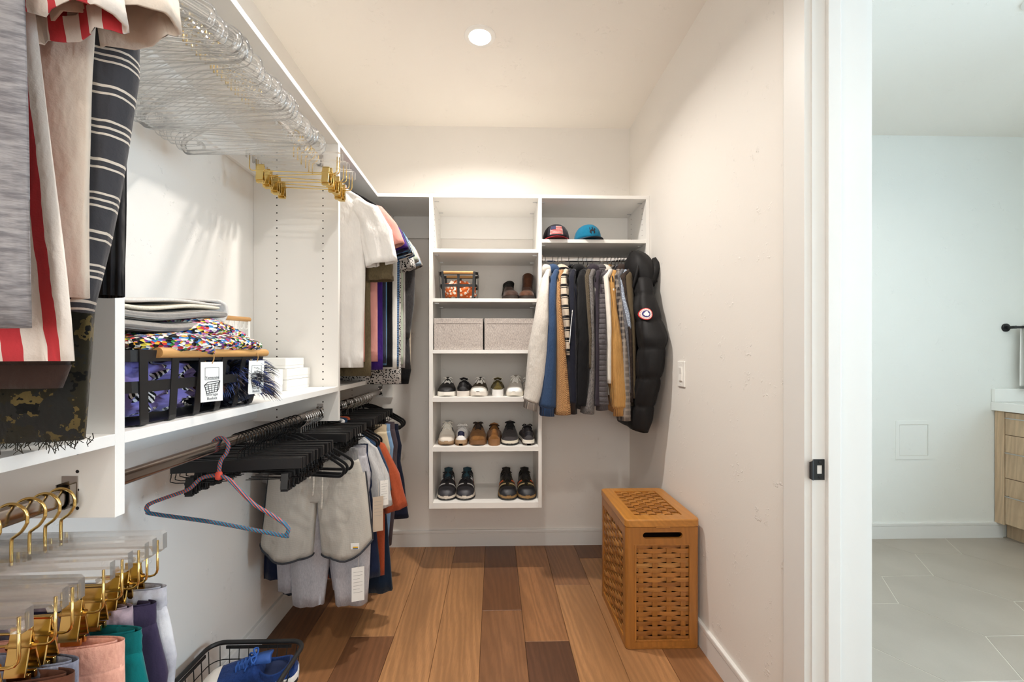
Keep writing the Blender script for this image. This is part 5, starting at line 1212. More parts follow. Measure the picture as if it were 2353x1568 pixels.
# ---- chelsea boots
def boot(label, x, rz, col, shaft_col, h, lean=0.0, group='ankle boots on the shelf'):
    t = tag(empty('ankle_boot', (x, 2.66, 1.5725), rz), label, 'boot', group)
    um = FB(col, 'tiedye', tuple(int(c*.7) for c in col), 2.0, .6); L = .29
    Yp = lambda s: L/2-s*L
    mb = MB(); rs = []
    for s in [0, .012, .04, .1, .2, .3, .42, .55, .68, .78, .86, .92, .96, .985, 1.0]:
        w = interp(WTAB, s)*1.06+.002; hh = .030 if s < .3 else .022
        rs.append([Vector((-w*.96, Yp(s), 0)), Vector((-w, Yp(s), .004)), Vector((-w, Yp(s), hh)), Vector((w, Yp(s), hh)), Vector((w, Yp(s), .004)), Vector((w*.96, Yp(s), 0))])
    mb.rings(rs); mb.build('sole', leather('boot_sole', (40, 30, 24), .7), t, smooth=True, angle=50)
    HT = [(0, .05), (.03, .085), (.1, .105), (.25, .115), (.38, .108), (.5, .088), (.62, .070), (.78, .060), (.88, .054), (.95, .042), (.985, .030), (1, .024)]
    mb = MB(); rs = []
    for i in range(31):
        s = .005+.99*i/30; w = interp(WTAB, s)*1.0*.99; H = interp(HT, s); row = []
        for j in range(17):
            a = PI*j/16; ca, sa = math.cos(a), math.sin(a); row.append(Vector((w*math.copysign(abs(ca)**.75, ca), Yp(s), .02+(H-.02)*abs(sa)**.75)))
        rs.append(row)
    mb.rings(rs); mb.build('vamp', um, t, smooth=True)
    def ring(z, k, ry, dy): return [Vector((k*math.sin(2*PI*j/24)+lean*(z-.09)*.6, .072+dy+ry*math.cos(2*PI*j/24), z+.006*math.cos(4*PI*j/24))) for j in range(24)]
    mb = MB(); mb.rings([ring(.055, .036, .066, 0), ring(.085, .034, .060, 0), ring(.12, .031, .052, .002), ring(h-.02, .033, .055, .004), ring(h, .035, .058, .004), ring(h, .030, .052, .004), ring(.06, .028, .046, 0)], cap0=False, cap1=True)
    mb.build('shaft', um if shaft_col is None else leather('boot_shaft', shaft_col, .8), t, smooth=True)
    for s in (1, -1):
        rs = [[Vector((s*(k+.0012)+lean*(z-.09)*.6, .072+.002+w*q, z)) for q in (-1, 0, 1)] for z, k, w in ((.085, .0345, .004), (.12, .032, .014), (h-.015, .0335, .020))]
        vs = [p for r in rs for p in r]; MB().add(vs, [(0, 1, 4, 3), (1, 2, 5, 4), (3, 4, 7, 6), (4, 5, 8, 7)]).build('elastic_panel', leather('boot_elastic', (18, 17, 17), .9), t, smooth=True)
    mb = MB(); mb.strap([(lean*(h-.09)*.6, .132, h-.03), (lean*(h-.09)*.6, .136, h+.012), (lean*(h-.09)*.6, .126, h+.012), (lean*(h-.09)*.6, .124, h-.03)], .014, .0015, (1, 0, 0)); mb.build('pull_tab', leather('boot_tab', (30, 26, 24)), t)
    return t
boot('low dark brown ankle boot with black shaft on the shelf', .090, .10, (66, 44, 34), (22, 20, 20), .128, .2)
boot('brown leather chelsea boot standing tall on the shelf', .196, -.10, (94, 58, 38), None, .176, .1)

# ---- baseball caps
def cap(label, x, y, col, back, brim_col, front, rz=0.0):
    t = tag(empty('baseball_cap', (x, y, 1.914), rz), label, 'cap', 'caps on the hat shelf')
    def dome(a, b, k=1.0):       # a around (0 = front -Y), b elevation 0..pi/2
        r = math.cos(b)**.62; return Vector((.079*k*r*math.sin(a), -.092*k*r*math.cos(a), .018+.088*k*math.sin(b)**.95*(1.0+.06*math.cos(a))))
    def panel(nm, a0, a1, m):
        mb = MB(); rs = []
        for i in range(9):
            b = PI/2*.995*i/8; rs.append([dome(lerp(a0, a1, j/8), b) for j in range(9)])
        inn = [[p*.965 for p in r] for r in rs]
        n = 9; vs = [p for r in rs for p in r]+[p for r in inn for p in r]; o = 81
        fs = [(i*n+j, i*n+j+1, (i+1)*n+j+1, (i+1)*n+j) for i in range(8) for j in range(8)]
        mb.add(vs, fs+[tuple(o+q for q in f) for f in fs]+[(j, j+1, o+j+1, o+j) for j in range(8)])
        return mb.build(nm, m, t, smooth=True)
    for i in range(6):
        a0 = -PI/6+i*PI/3-PI/6+PI/6; col_ = col if i in (0, 5, 1) else back
        panel('crown_panel', a0-PI/6+PI/6, a0+PI/3, FB(col_))
    MB().lathe([(.007, .104), (.007, .109), (.003, .112), (.0005, .1125)], 12).build('top_button', FB(col), t, smooth=True)
    mb = MB(); rs = []
    for i in range(13):
        a = lerp(-1.25, 1.25, i/12); inner = dome(a, 0.02); inner.z = .016
        out = Vector((.088*math.sin(a)*1.02, -.088*math.cos(a)-.066*max(0, math.cos(a*1.22)), .004+.016*(a/1.25)**2*0+.006*(1-(a/1.25)**2)))
        rs.append([inner, inner.lerp(out, .5)+Vector((0, 0, .004)), out, out-Vector((0, 0, .003)), inner.lerp(out, .5)+Vector((0, 0, .001)), inner-Vector((0, 0, .003))])
    mb.rings(rs); mb.build('brim', FB(brim_col), t, smooth=False)
    front(t, dome); return t
def flag_front(t, dome):
    def quad(nm, a0, a1, b0, b1, k, m, par):
        rs = [[dome(lerp(a0, a1, j/6), lerp(b0, b1, i/2), k) for j in range(7)] for i in range(3)]
        ins = [[p*.99 for p in r] for r in rs]
        vs = [p for r in rs for p in r]+[p for r in ins for p in r]; n = 7
        fs = [(i*n+j, i*n+j+1, (i+1)*n+j+1, (i+1)*n+j) for i in range(2) for j in range(6)]
        bd = [0, 1, 2, 3, 4, 5, 6, 13, 20, 19, 18, 17, 16, 15, 14, 7]
        mb = MB(); mb.add(vs, fs+[(bd[i], bd[(i+1) % 16], 21+bd[(i+1) % 16], 21+bd[i]) for i in range(16)]); return mb.build(nm, m, par)
    pt = quad('flag_patch', -.50, .50, .18, .82, 1.012, plain('flag_white', srgb(216, 206, 200), .85), t)
    red = plain('flag_red', srgb(176, 52, 54), .85)
    for i in range(7):
        b0 = .20+i*.0867; quad('flag_stripe', -.48, .48, b0, b0+.043, 1.018, red, pt)
    quad('flag_canton', -.48, -.06, .50, .80, 1.024, plain('flag_blue', srgb(48, 52, 84), .85), pt)
def rider_front(t, dome):
    blobs = [(0, .46, .17, .07), (-.17, .36, .05, .10), (.17, .36, .05, .10), (-.10, .30, .03, .10), (.11, .30, .03, .10), (.21, .56, .06, .08), (.02, .62, .05, .12), (-.20, .60, .03, .12)]
    mb = MB()
    for a, b, ra, rb in blobs:
        rs = [[dome(a+ra*q*math.cos(2*PI*j/12), b+rb*q*math.sin(2*PI*j/12), 1.012) for j in range(12)] for q in (.02, 1)]
        rs.append([p*.99 for p in rs[-1]]); mb.rings(rs, cap1=False)
    mb.build('rider_emblem', plain('emblem_dark', srgb(30, 34, 44), .8), t)
cap('dark navy trucker cap with flag patch and red brim edge', .366, 2.60, (36, 34, 42), (188, 180, 168), (168, 36, 44), flag_front, -.10)
cap('turquoise cap with dark rider emblem', .556, 2.60, (22, 112, 146), (22, 112, 146), (34, 52, 68), rider_front, .12)

# ---- woven fabric storage boxes
TW = FB((208, 199, 191), 'heather', (158, 148, 144))
for i, (x0, x1, lab) in enumerate(((-.348, -.068, 'grey tweed fabric storage box, next to the cabinet side'), (-.060, .224, 'grey tweed fabric storage box, nearer the hanging coats'))):
    t = tag(empty('storage_box', ((x0+x1)/2, 2.497, 1.279)), lab, 'box', 'tweed storage boxes'); hw = (x1-x0)/2-.001; D = .315; Hh = .178
    mb = MB(); th = .004
    out = lambda z, k=0: [Vector((-hw+k, k, z)), Vector((hw-k, k, z)), Vector((hw-k, D-k, z)), Vector((-hw+k, D-k, z))]
    mb.rings([out(0, .003), out(.004), out(Hh-.004), out(Hh), out(Hh, th), out(.006, th)]); mb.build('body', TW, t)
    MB().tube([(-hw+.002, .002, Hh), (hw-.002, .002, Hh), (hw-.002, D-.002, Hh), (-hw+.002, D-.002, Hh)], .003, 6, loop=True).build('rim_piping', TW, t, smooth=True)
    MB().bbox(-hw+.012, hw-.012, -.0012, .0005, Hh-.028, Hh-.026, .0004).build('fold_seam', plain('tweed_seam', srgb(120, 112, 108), .95), t)

def crumple(rx, ry, rz_, seed, amp=.25, n=34, sharp=1.0, flat=True):
    """crumpled cloth bundle about the origin, flat underneath"""
    mb = MB(); rs = []
    for i in range(1, n//2):
        b = -PI/2+PI*i/(n//2); row = []
        for j in range(n):
            a = 2*PI*j/n; d = Vector((math.cos(a)*math.cos(b), math.sin(a)*math.cos(b), math.sin(b)))
            q = abs(noise.noise(d*2.1*sharp+Vector((seed, seed*.7, 1))))+.5*abs(noise.noise(d*4.6*sharp+Vector((3, seed, seed))))
            k = 1-amp*1.1*q*1.6+amp*.35
            sx_ = math.copysign(abs(d.x)**.7, d.x); sy_ = math.copysign(abs(d.y)**.7, d.y); sz_ = math.copysign(abs(d.z)**.8, d.z)
            p = Vector((sx_*rx*k, sy_*ry*k, sz_*rz_*k))
            if flat: p.z = max(p.z, -rz_*.92)
            row.append(p)
        rs.append(row)
    mb.rings(rs); return mb
def strap_basket(label, loc, rx, ry, H, taper, name, mat, dowels, nx, ny, w=.020, cat='basket', dowel_mat=None, bands=(.5,)):
    """tapered basket of flat metal straps with wooden dowel grips; rx, ry half sizes at the rim"""
    t = tag(empty(name, loc), label, cat)
    def rect(z):
        k = lerp(taper, 1, (z/H)**.8 if z > 0 else 0); return rx*k, ry*k
    def ringpath(z, rc=.03):
        a, b = rect(z); p = []
        for cx, cy, s0 in ((a-rc, b-rc, 0), (-a+rc, b-rc, PI/2), (-a+rc, -b+rc, PI), (a-rc, -b+rc, 1.5*PI)):
            for i in range(6): p.append(Vector((cx+rc*math.cos(s0+PI/2*i/5), cy+rc*math.sin(s0+PI/2*i/5), z)))
        return p
    def band(z, w_, nm):
        lo, hi = ringpath(z-w_/2), ringpath(z+w_/2)
        inn = lambda r: [Vector((p.x*.985, p.y*.985, p.z)) for p in r]
        rs = [lo, hi, inn(hi), inn(lo), lo]; MB().rings(rs, cap0=False, cap1=False).build(nm, mat, t)
    band(H-w/2-.001, w, 'rim_band')
    for q in bands: band(H*q, w, 'middle_band')
    def upright(side, pos):
        pts = []
        for i in range(9):
            z = lerp(.004, H, (i/8)); a, b = rect(z)
            pts.append((side*a*1.004, pos*lerp(taper, 1, (z/H)**.8), z) if axis == 'x' else (pos*lerp(taper, 1, (z/H)**.8), side*b*1.004, z))
        a, b = rect(0); bot = [(side*a*.6, pos*taper, .002), (side*a*.93, pos*taper, .002)] if axis == 'x' else [(pos*taper, side*b*.6, .002), (pos*taper, side*b*.93, .002)]
        MB().strap(smooth_path(bot+pts, 2), w*.9, .002, (0, 1, 0) if axis == 'x' else (1, 0, 0)).build('upright_strap', mat, t)
    for s in (1, -1):
        axis = 'x'
        for i in range(ny): upright(s, lerp(-ry*.86, ry*.86, i/(ny-1)))
        axis = 'y'
        for i in range(nx): upright(s, lerp(-rx*.80, rx*.80, i/(nx-1)))
    a, b = rect(0); MB().box(-a*.94, a*.94, -b*.94, b*.94, .0005, .003).build('base_plate', mat, t)
    for d in dowels:
        if d[0] == 'y': MB().tube([(d[1], d[2], H-.006), (d[1], d[3], H-.006)], .0105, 16).build('dowel_handle', M['dowel'], t, smooth=True, angle=40)
        else: MB().tube([(d[2], d[1], H-.006), (d[3], d[1], H-.006)], .0085, 16).build('dowel_handle', M['dowelx'], t, smooth=True, angle=40)
    return t
# small basket with an orange scarf on the cabinet shelf
strap_basket('small black strap basket with wooden grip on the cabinet shelf', (-.211, 2.60, 1.5730), .113, .075, .160, .92, 'strap_basket', M['blackmetal'], [('x', -.077, -.085, .085), ('x', .077, -.085, .085)], 3, 2, w=.016)
o = crumple(.098, .062, .058, 4.2, .34).build('printed_scarf', FB((240, 222, 204), 'print', (208, 104, 52), .55), smooth=True); o.location = (-.211, 2.60, 1.630); tag(o, 'crumpled orange and cream printed scarf in the small basket', 'scarf')
# ------------------------------------------------------------------ big black basket on the lower shelf and what lies in it
BC = Vector((-.812, 1.043, ZL+.0005)); BH = .148
strap_basket('large black strap basket with wooden grip on the lower shelf', BC, .152, .243, BH, .86, 'strap_basket', M['blackmetal'], [('y', .153, -.175, .224)], 4, 6, w=.022, bands=(.52,))
def blob(name, label, cat, x, y, z, rx, ry, rz_, seed, mat, amp=.25, sharp=1.0, n=40):
    o = crumple(rx, ry, rz_, seed, amp, n, sharp).build(name, mat, smooth=True); o.location = (x, y, z); tag(o, label, cat); return o
blob('lilac_scarf', 'lilac scarf with black and white leaf print in the large basket', 'scarf', -.808, .945, 1.190, .130, .128, .064, 2.7, FB((136, 126, 196), 'leaf'), .30, 1.3, 56)
blob('dark_beanie', 'dark navy knitted cap inside the large basket', 'hat', -.80, 1.13, 1.215, .110, .055, .040, 8.1, FB((30, 30, 40)), .2)
blob('brown_mitten', 'chocolate brown plush mitten in the large basket', 'mitten', -.735, 1.13, 1.172, .045, .045, .026, 5.5, FB((84, 56, 42)), .2)
o = blob('brown_throw', 'folded dark brown throw lying on the large basket rim', 'throw', -.80, .905, 1.272, .125, .085, .018, 6.3, FB((74, 48, 44)), .08, .6)
# blue faux fur
fu = tag(empty('fur_scarf', (-.752, 1.205, ZL+.0015)), 'blue and black long-haired faux fur scarf spilling from the basket', 'scarf')
o = crumple(.085, .070, .052, 9.4, .25, 40).build('pelt', FB((34, 38, 60)), fu, smooth=True); o.location = (0, 0, .050)
FURM = []
for col in ((38, 54, 110), (18, 20, 32), (78, 98, 158), (80, 66, 60)):
    FURM.append(plain('fur_strand', srgb(col), .45, spec=.4))
mb = MB(); rr = random.Random(9)
for c in range(90):
    a = rr.uniform(-PI, PI); b = rr.uniform(-.25, 1.25); mi = rr.choice((0, 0, 0, 1, 1, 2, 3)); L0 = rr.uniform(.045, .085)
    sw = Vector((rr.uniform(-.5, .5)+.25, rr.uniform(-.5, .5)+.35, rr.uniform(-.3, .2)))
    for i in range(22):
        a2, b2 = a+rr.gauss(0, .10), b+rr.gauss(0, .10); d = Vector((math.cos(a2)*math.cos(b2), math.sin(a2)*math.cos(b2), math.sin(b2)))
        p0 = Vector((d.x*.076, d.y*.062, .050+d.z*.043)); l = L0*rr.uniform(.8, 1.15)
        dn = (d*.8+sw+Vector((rr.gauss(0, .08), rr.gauss(0, .08), rr.gauss(0, .08)))).normalized()
        p1 = p0+dn*l*.45+Vector((0, 0, .002)); p2 = p1+(dn+Vector((0, 0, -.45))).normalized()*l*.35; p3 = p2+(dn+Vector((0, 0, -1.1))).normalized()*l*.28
        for q in (p1, p2, p3): q.z = max(q.z, .004)
        mb.tube([p0, p1, p2, p3], [.0012, .0012, .0008, .0002], 3, mi=mi)
stuff(mb.build('fur', FURM, fu, smooth=True))
# knitted blanket heap
KN = FB((200, 60, 60), 'multi', None, 2.0)
kb = tag(empty('knit_blanket', (-.80, 1.06, 1.268)), 'multicoloured chunky knit blanket heaped on the basket', 'blanket')
def fold_roll(pts, r, ry, nm, m, seed, par):
    mb = MB(); P = smooth_path(pts, 6); rs = []
    for i, p in enumerate(P):
        tg = (P[min(i+1, len(P)-1)]-P[max(i-1, 0)]).normalized(); sd = tg.cross(Z_).normalized(); e = 1-.5*abs(2*i/(len(P)-1)-1)**4
        rs.append([p+sd*(r*e*(1+.16*fbm(i*.21+seed, j*.5))*math.cos(2*PI*j/20))+Z_*(ry*e*(1+.22*fbm(j*.5+seed, i*.17))*math.sin(2*PI*j/20)) for j in range(20)])
    mb.rings(rs); return mb.build(nm, m, par, smooth=True)
fold_roll([(.095, -.215, .008), (.10, -.10, .014), (.105, 0, .012), (.11, .10, .016), (.112, .195, .012)], .050, .024, 'front_fold', KN, 1.0, kb)
fold_roll([(.04, -.06, .030), (.055, .03, .048), (.05, .12, .042), (.055, .20, .020)], .068, .034, 'top_fold', KN, 2.4, kb)
fold_roll([(-.03, -.20, .012), (-.04, -.05, .030), (-.03, .08, .060), (-.02, .16, .075), (0, .19, .050)], .075, .034, 'back_fold', KN, 3.9, kb)
fold_roll([(.12, -.16, .004), (.128, -.10, .014), (.128, -.03, -.004)], .034, .022, 'corner_fold', KN, 5.2, kb)
blob('canvas_pouch', 'cream and charcoal canvas pouch tucked under the knit blanket', 'pouch', -.690, 1.16, 1.268, .028, .060, .015, 3.1, FB((206, 196, 180), 'tiedye', (44, 42, 48), 1.0), .12)
# grey fleece throw folded on top
gt = tag(empty('fleece_throw', (-.80, .99, 1.322)), 'folded light grey fleece throw with cream lining, topmost on the basket', 'throw')
GT = FB((176, 170, 164), 'rib', (150, 144, 138), .7); CR = plain('cream_sherpa', srgb(224, 212, 192), .95, bump=.7, bscale=300)
def slab(y0, y1, x0, x1, z0, z1, rise, m, nm, r=.016, seed=0):
    mb = MB(); rs = []; n = 16
    for i in range(n+1):
        t_ = i/n; y = lerp(y0, y1, t_); zc = (z0+z1)/2+rise*t_**1.5+.004*math.sin(t_*7+seed); h = (z1-z0)/2*(1-.15*abs(2*t_-1)**6); w = (x1-x0)/2; cx = (x0+x1)/2
        row = []
        for j in range(24):
            a = 2*PI*j/24; ca, sa = math.cos(a), math.sin(a)
            row.append(Vector((cx+w*math.copysign(abs(ca)**.35, ca), y, zc+h*math.copysign(abs(sa)**.6, sa)*(1+.12*fbm(ca*2+seed, t_*3)))))
        rs.append(row)
    mb.rings(rs); return mb.build(nm, m, gt, smooth=True)
slab(-.20, .155, -.12, .100, -.022, .001, .022, GT, 'lower_layer', seed=1)
slab(-.20, .175, -.12, .096, .003, .024, .024, GT, 'middle_layer', seed=2)
slab(-.15, .165, -.11, .082, .026, .038, .026, CR, 'lining', seed=3)
slab(-.17, .175, -.12, .080, .040, .050, .024, FB((214, 208, 202), 'heather', (200, 194, 188)), 'upper_layer', seed=4)
mb = MB(); P = [(.0, .155, -.002), (.0, .188, .006), (.0, .205, .030), (.0, .198, .054), (.0, .165, .062)]
rs = []
for p in smooth_path(P, 5): rs.append([Vector((-.11, p.y, p.z+.016)), Vector((.0, p.y, p.z+.018)), Vector((.080, p.y, p.z+.016)), Vector((.080, p.y-.010, p.z+.010)), Vector((0, p.y-.010, p.z+.012)), Vector((-.11, p.y-.010, p.z+.010))])
mb.rings(rs); mb.build('rolled_edge', FB((214, 208, 202), 'heather', (200, 194, 188)), gt, smooth=True)
# swing tags of the basket
def text_obj(txt, size, mat, parent, loc, rot, name='lettering', align='CENTER'):
    cu = bpy.data.curves.new(name, 'FONT'); cu.body = txt; cu.size = size; cu.align_x = align; cu.extrude = .0002
    tmp = bpy.data.objects.new('tmp_text', cu); COL.objects.link(tmp); bpy.context.view_layer.update()
    me = bpy.data.meshes.new_from_object(tmp.evaluated_get(bpy.context.evaluated_depsgraph_get())); bpy.data.objects.remove(tmp); bpy.data.curves.remove(cu)
    me.materials.clear(); me.materials.append(mat)
    o = bpy.data.objects.new(name, me); COL.objects.link(o); o.parent = parent; o.location = loc; o.rotation_euler = rot; return o
GREY = plain('tag_grey_ink', srgb(96, 96, 98), .8)
def basket_tag(y, rz, label, roll):
    t = tag(empty('basket_tag', (BC.x+.168, y, 1.246), 0), label, 'tag', 'tags of the large basket'); t.rotation_euler = (0, roll, rz)
    w, h = .050, .090                                           # card lies in the local YZ plane, facing +X
    cd = MB().bbox(-.0005, .0005, -w/2, w/2, -h-.006, -.006, .0002).build('card', M['card'], t)
    R_ = (PI/2, 0, PI/2); X0 = .0008
    fr_ = MB()
    for a in ((-.016, .016, -.0195, -.0188), (-.016, .016, -.0462, -.0455), (-.016, -.0153, -.046, -.019), (.0153, .016, -.046, -.019)): fr_.box(.0004, X0, a[0], a[1], a[2], a[3])
    fr_.build('printed_frame', M['ink'], cd)
    text_obj('Yamazaki', .0082, M['ink'], t, (X0, 0, -.0440), R_)
    text_obj('Storage', .0088, GREY, t, (X0, 0, -.0825), R_); text_obj('Basket', .0088, GREY, t, (X0, 0, -.0915), R_)
    sk = MB(); A = [(-.017, -.058), (.015, -.054), (.011, -.074), (-.012, -.077)]
    def ln(p, q, r=.0006): sk.tube([(X0, p[0], p[1]), (X0, q[0], q[1])], r, 4)
    L4 = lambda p, q, k: (lerp(p[0], q[0], k), lerp(p[1], q[1], k))
    for i in range(4): ln(A[i], A[(i+1) % 4], .0008)
    for k in (.25, .5, .75): ln(L4(A[0], A[1], k), L4(A[3], A[2], k)); ln(L4(A[0], A[3], k), L4(A[1], A[2], k))
    B = [(-.017, -.058), (-.009, -.0515), (.018, -.0495), (.015, -.054)]
    for i in range(3): ln(B[i], B[i+1], .0008)
    ln((.018, -.0495), (.0150, -.068), .0008); ln((.011, -.074), (.015, -.068), .0008)
    sk.build('printed_sketch', M['ink'], cd)
    tw_ = MB(); tw_.tube(smooth_path([(.0, 0, -.010), (-.002, .006, .004), (-.014, .008, .022), (-.024, .004, .010), (-.018, -.004, -.004), (-.004, -.002, -.012)], 5), .0012, 6); tw_.build('twine_loop', M['twine'], t, smooth=True)
    return t
basket_tag(1.008, -.42, 'white printed basket tag hanging at the middle of the wooden grip', .0)
basket_tag(1.195, -.30, 'white printed basket tag hanging near the far end of the wooden grip', .04)
# tall white basket with wooden grip behind
wbk = tag(empty('white_basket', (-.955, 1.575, ZL+.0005)), 'narrow white basket with wooden grip at the back of the lower shelf', 'basket')
mb = MB()
MB().tube([(.028, -.09, .262), (.028, .092, .268)], .0085, 14).build('dowel_handle', M['dowel'], wbk, smooth=True, angle=40)
for y in (-.085, .085):
    MB().bbox(.0235, .0325, y-.006, y+.006, .002, .262, .001).build('post', M['whiteplastic'], wbk)
for i in range(5):
    y = -.06+i*.030; MB().tube(smooth_path([(.028, y, .258), (.028, y, .236), (.031, y+.004, .230), (.034, y+.010, .234), (.034, y+.011, .246)], 4), .0016, 6).build('wire_hook', M['whiteplastic'], wbk, smooth=True)
MB().bbox(-.04, .034, -.095, .095, 0, .004, .001).build('base_plate', M['whiteplastic'], wbk)
MB().bbox(-.042, -.038, -.095, .095, .0, .20, .001).build('back_plate', M['whiteplastic'], wbk)
# white boxes on the lower shelf
def wbox(label, x0, x1, y0, y1, z0, z1, rz=0):
    t = tag(empty('white_box', ((x0+x1)/2, (y0+y1)/2, z0), rz), label, 'box', 'white boxes on the lower shelf'); a, b, h = (x1-x0)/2, (y1-y0)/2, z1-z0
    MB().bbox(-a, a, -b, b, 0, h*.30, .0005).build('tray', M['card'], t); MB().bbox(-a-.0008, a+.0008, -b-.0008, b+.0008, h*.30, h-.0004, .0005).build('lid', M['card'], t)
wbox('plain white lidded box at the bottom of the stack', -.985, -.779, 1.650, 1.848, ZL+.0005, ZL+.0410)
wbox('plain white lidded box in the middle of the stack', -.985, -.778, 1.648, 1.850, ZL+.0418, ZL+.0825)
wbox('plain white lidded box on top of the stack', -.990, -.790, 1.652, 1.824, ZL+.0833, ZL+.1230, .04)
wbox('upright white box in front of the white stack', -.880, -.788, 1.578, 1.636, ZL+.0005, ZL+.0830)

# ------------------------------------------------------------------ wire basket on the floor with sneakers
wk = tag(empty('wire_basket', (-.822, 1.340, 0)), 'black wire basket on the floor by the left wall', 'basket')
def rrect(rx, ry, z, rc, n=7):
    p = []
    for cx, cy, s0 in ((rx-rc, ry-rc, 0), (-rx+rc, ry-rc, PI/2), (-rx+rc, -ry+rc, PI), (rx-rc, -ry+rc, 1.5*PI)):
        for i in range(n): p.append(Vector((cx+rc*math.cos(s0+PI/2*i/(n-1)), cy+rc*math.sin(s0+PI/2*i/(n-1)), z)))
    return p
ZRIM = .250; RXb, RYb = .160, .205
MB().tube(rrect(RXb, RYb, ZRIM, .045), .0075, 12, loop=True).build('rim', M['blackmetal'], wk, smooth=True)
def wk_rect(z): k = lerp(.80, .965, z/ZRIM); return RXb*k, RYb*k
for z in (.004, .055, .105, .155, .200):
    a, b = wk_rect(z); MB().tube(rrect(a, b, z+.0, .04), .0016, 6, loop=True).build('ring_wire', M['blackwire'], wk, smooth=True)
for s in (1, -1):
    for i in range(9):
        q = lerp(-.86, .86, i/8); a0, b0 = wk_rect(.003); a1, b1 = wk_rect(ZRIM-.008)
        MB().tube([(q*a0, s*b0, .003), (q*a1, s*b1, ZRIM-.008)], .0016, 6).build('upright_wire', M['blackwire'], wk, smooth=True)
    for i in range(10):
        q = lerp(-.86, .86, i/9)
        MB().tube([(s*a0, q*b0, .003), (s*a1, q*b1, ZRIM-.008)], .0016, 6).build('upright_wire', M['blackwire'], wk, smooth=True)
    MB().strap([(-RXb*.7, s*(RYb-.006), ZRIM-.013), (RXb*.7, s*(RYb-.006), ZRIM-.013)], .004, .010, (0, 1, 0)).build('rim_bar', M['blackmetal'], wk)
    MB().strap([(s*(RXb-.006), -RYb*.75, ZRIM-.013), (s*(RXb-.006), RYb*.75, ZRIM-.013)], .004, .010, (1, 0, 0)).build('rim_bar', M['blackmetal'], wk)
for i in range(6):
    q = lerp(-.8, .8, i/5); MB().tube([(q*RXb*.8, -RYb*.8, .0035), (q*RXb*.8, RYb*.8, .0035)], .0016, 6).build('bottom_wire', M['blackwire'], wk, smooth=True)
NV = dict(upper=(34, 62, 120), ukind=('heather', (28, 50, 100)), toe=(232, 226, 218), sole=(236, 232, 224), sole2=(30, 30, 32), lace=(38, 84, 160), tongue=(40, 80, 150), open_col=(30, 44, 80), W=1.12, L=.285, instep=.105, toe_h=.062, sole_h=.032)
shoe('royal blue sneaker with white toe, uppermost in the wire basket', (-.800, 1.452, .168), -1.30, tilt=(.0, .22), group='sneakers in the wire basket', **NV)
shoe('royal blue sneaker lying under the other in the wire basket', (-.84, 1.33, .012), .35, group='sneakers in the wire basket', **NV)
# ------------------------------------------------------------------ woven hamper
HX0, HX1, HY0, HY1, HZ = .556, .871, 1.832, 2.262, .553
hp_ = tag(empty('laundry_hamper', ((HX0+HX1)/2, (HY0+HY1)/2, 0)), 'oak framed woven cane laundry hamper with lid by the right wall', 'hamper')
hx, hy = (HX1-HX0)/2, (HY1-HY0)/2
WF, WTP = M['wickerframe'], M['wickertop']
Zl = HZ-.034                                    # underside of lid
def rpoly(rx, ry, rc, n=6): return [(p.x, p.y) for p in rrect(rx, ry, 0, rc, n)]
# corner posts (quarter-round outside)
for sx_ in (1, -1):
    for sy_ in (1, -1):
        pts = []; rc = .016; px, py = sx_*hx, sy_*hy; wv = .040
        arc = [(px-sx_*rc+sx_*rc*math.cos(a), py-sy_*rc+sy_*rc*math.sin(a)) for a in [PI/2*i/5 for i in range(6)]]
        pts = [(px, py-sy_*wv)]+arc+[(px-sx_*wv, py), (px-sx_*wv, py-sy_*.014), (px-sx_*.014, py-sy_*.014), (px-sx_*.014, py-sy_*wv)]
        MB().prism(pts, 'z', .012, Zl).build('corner_post', WF, hp_)
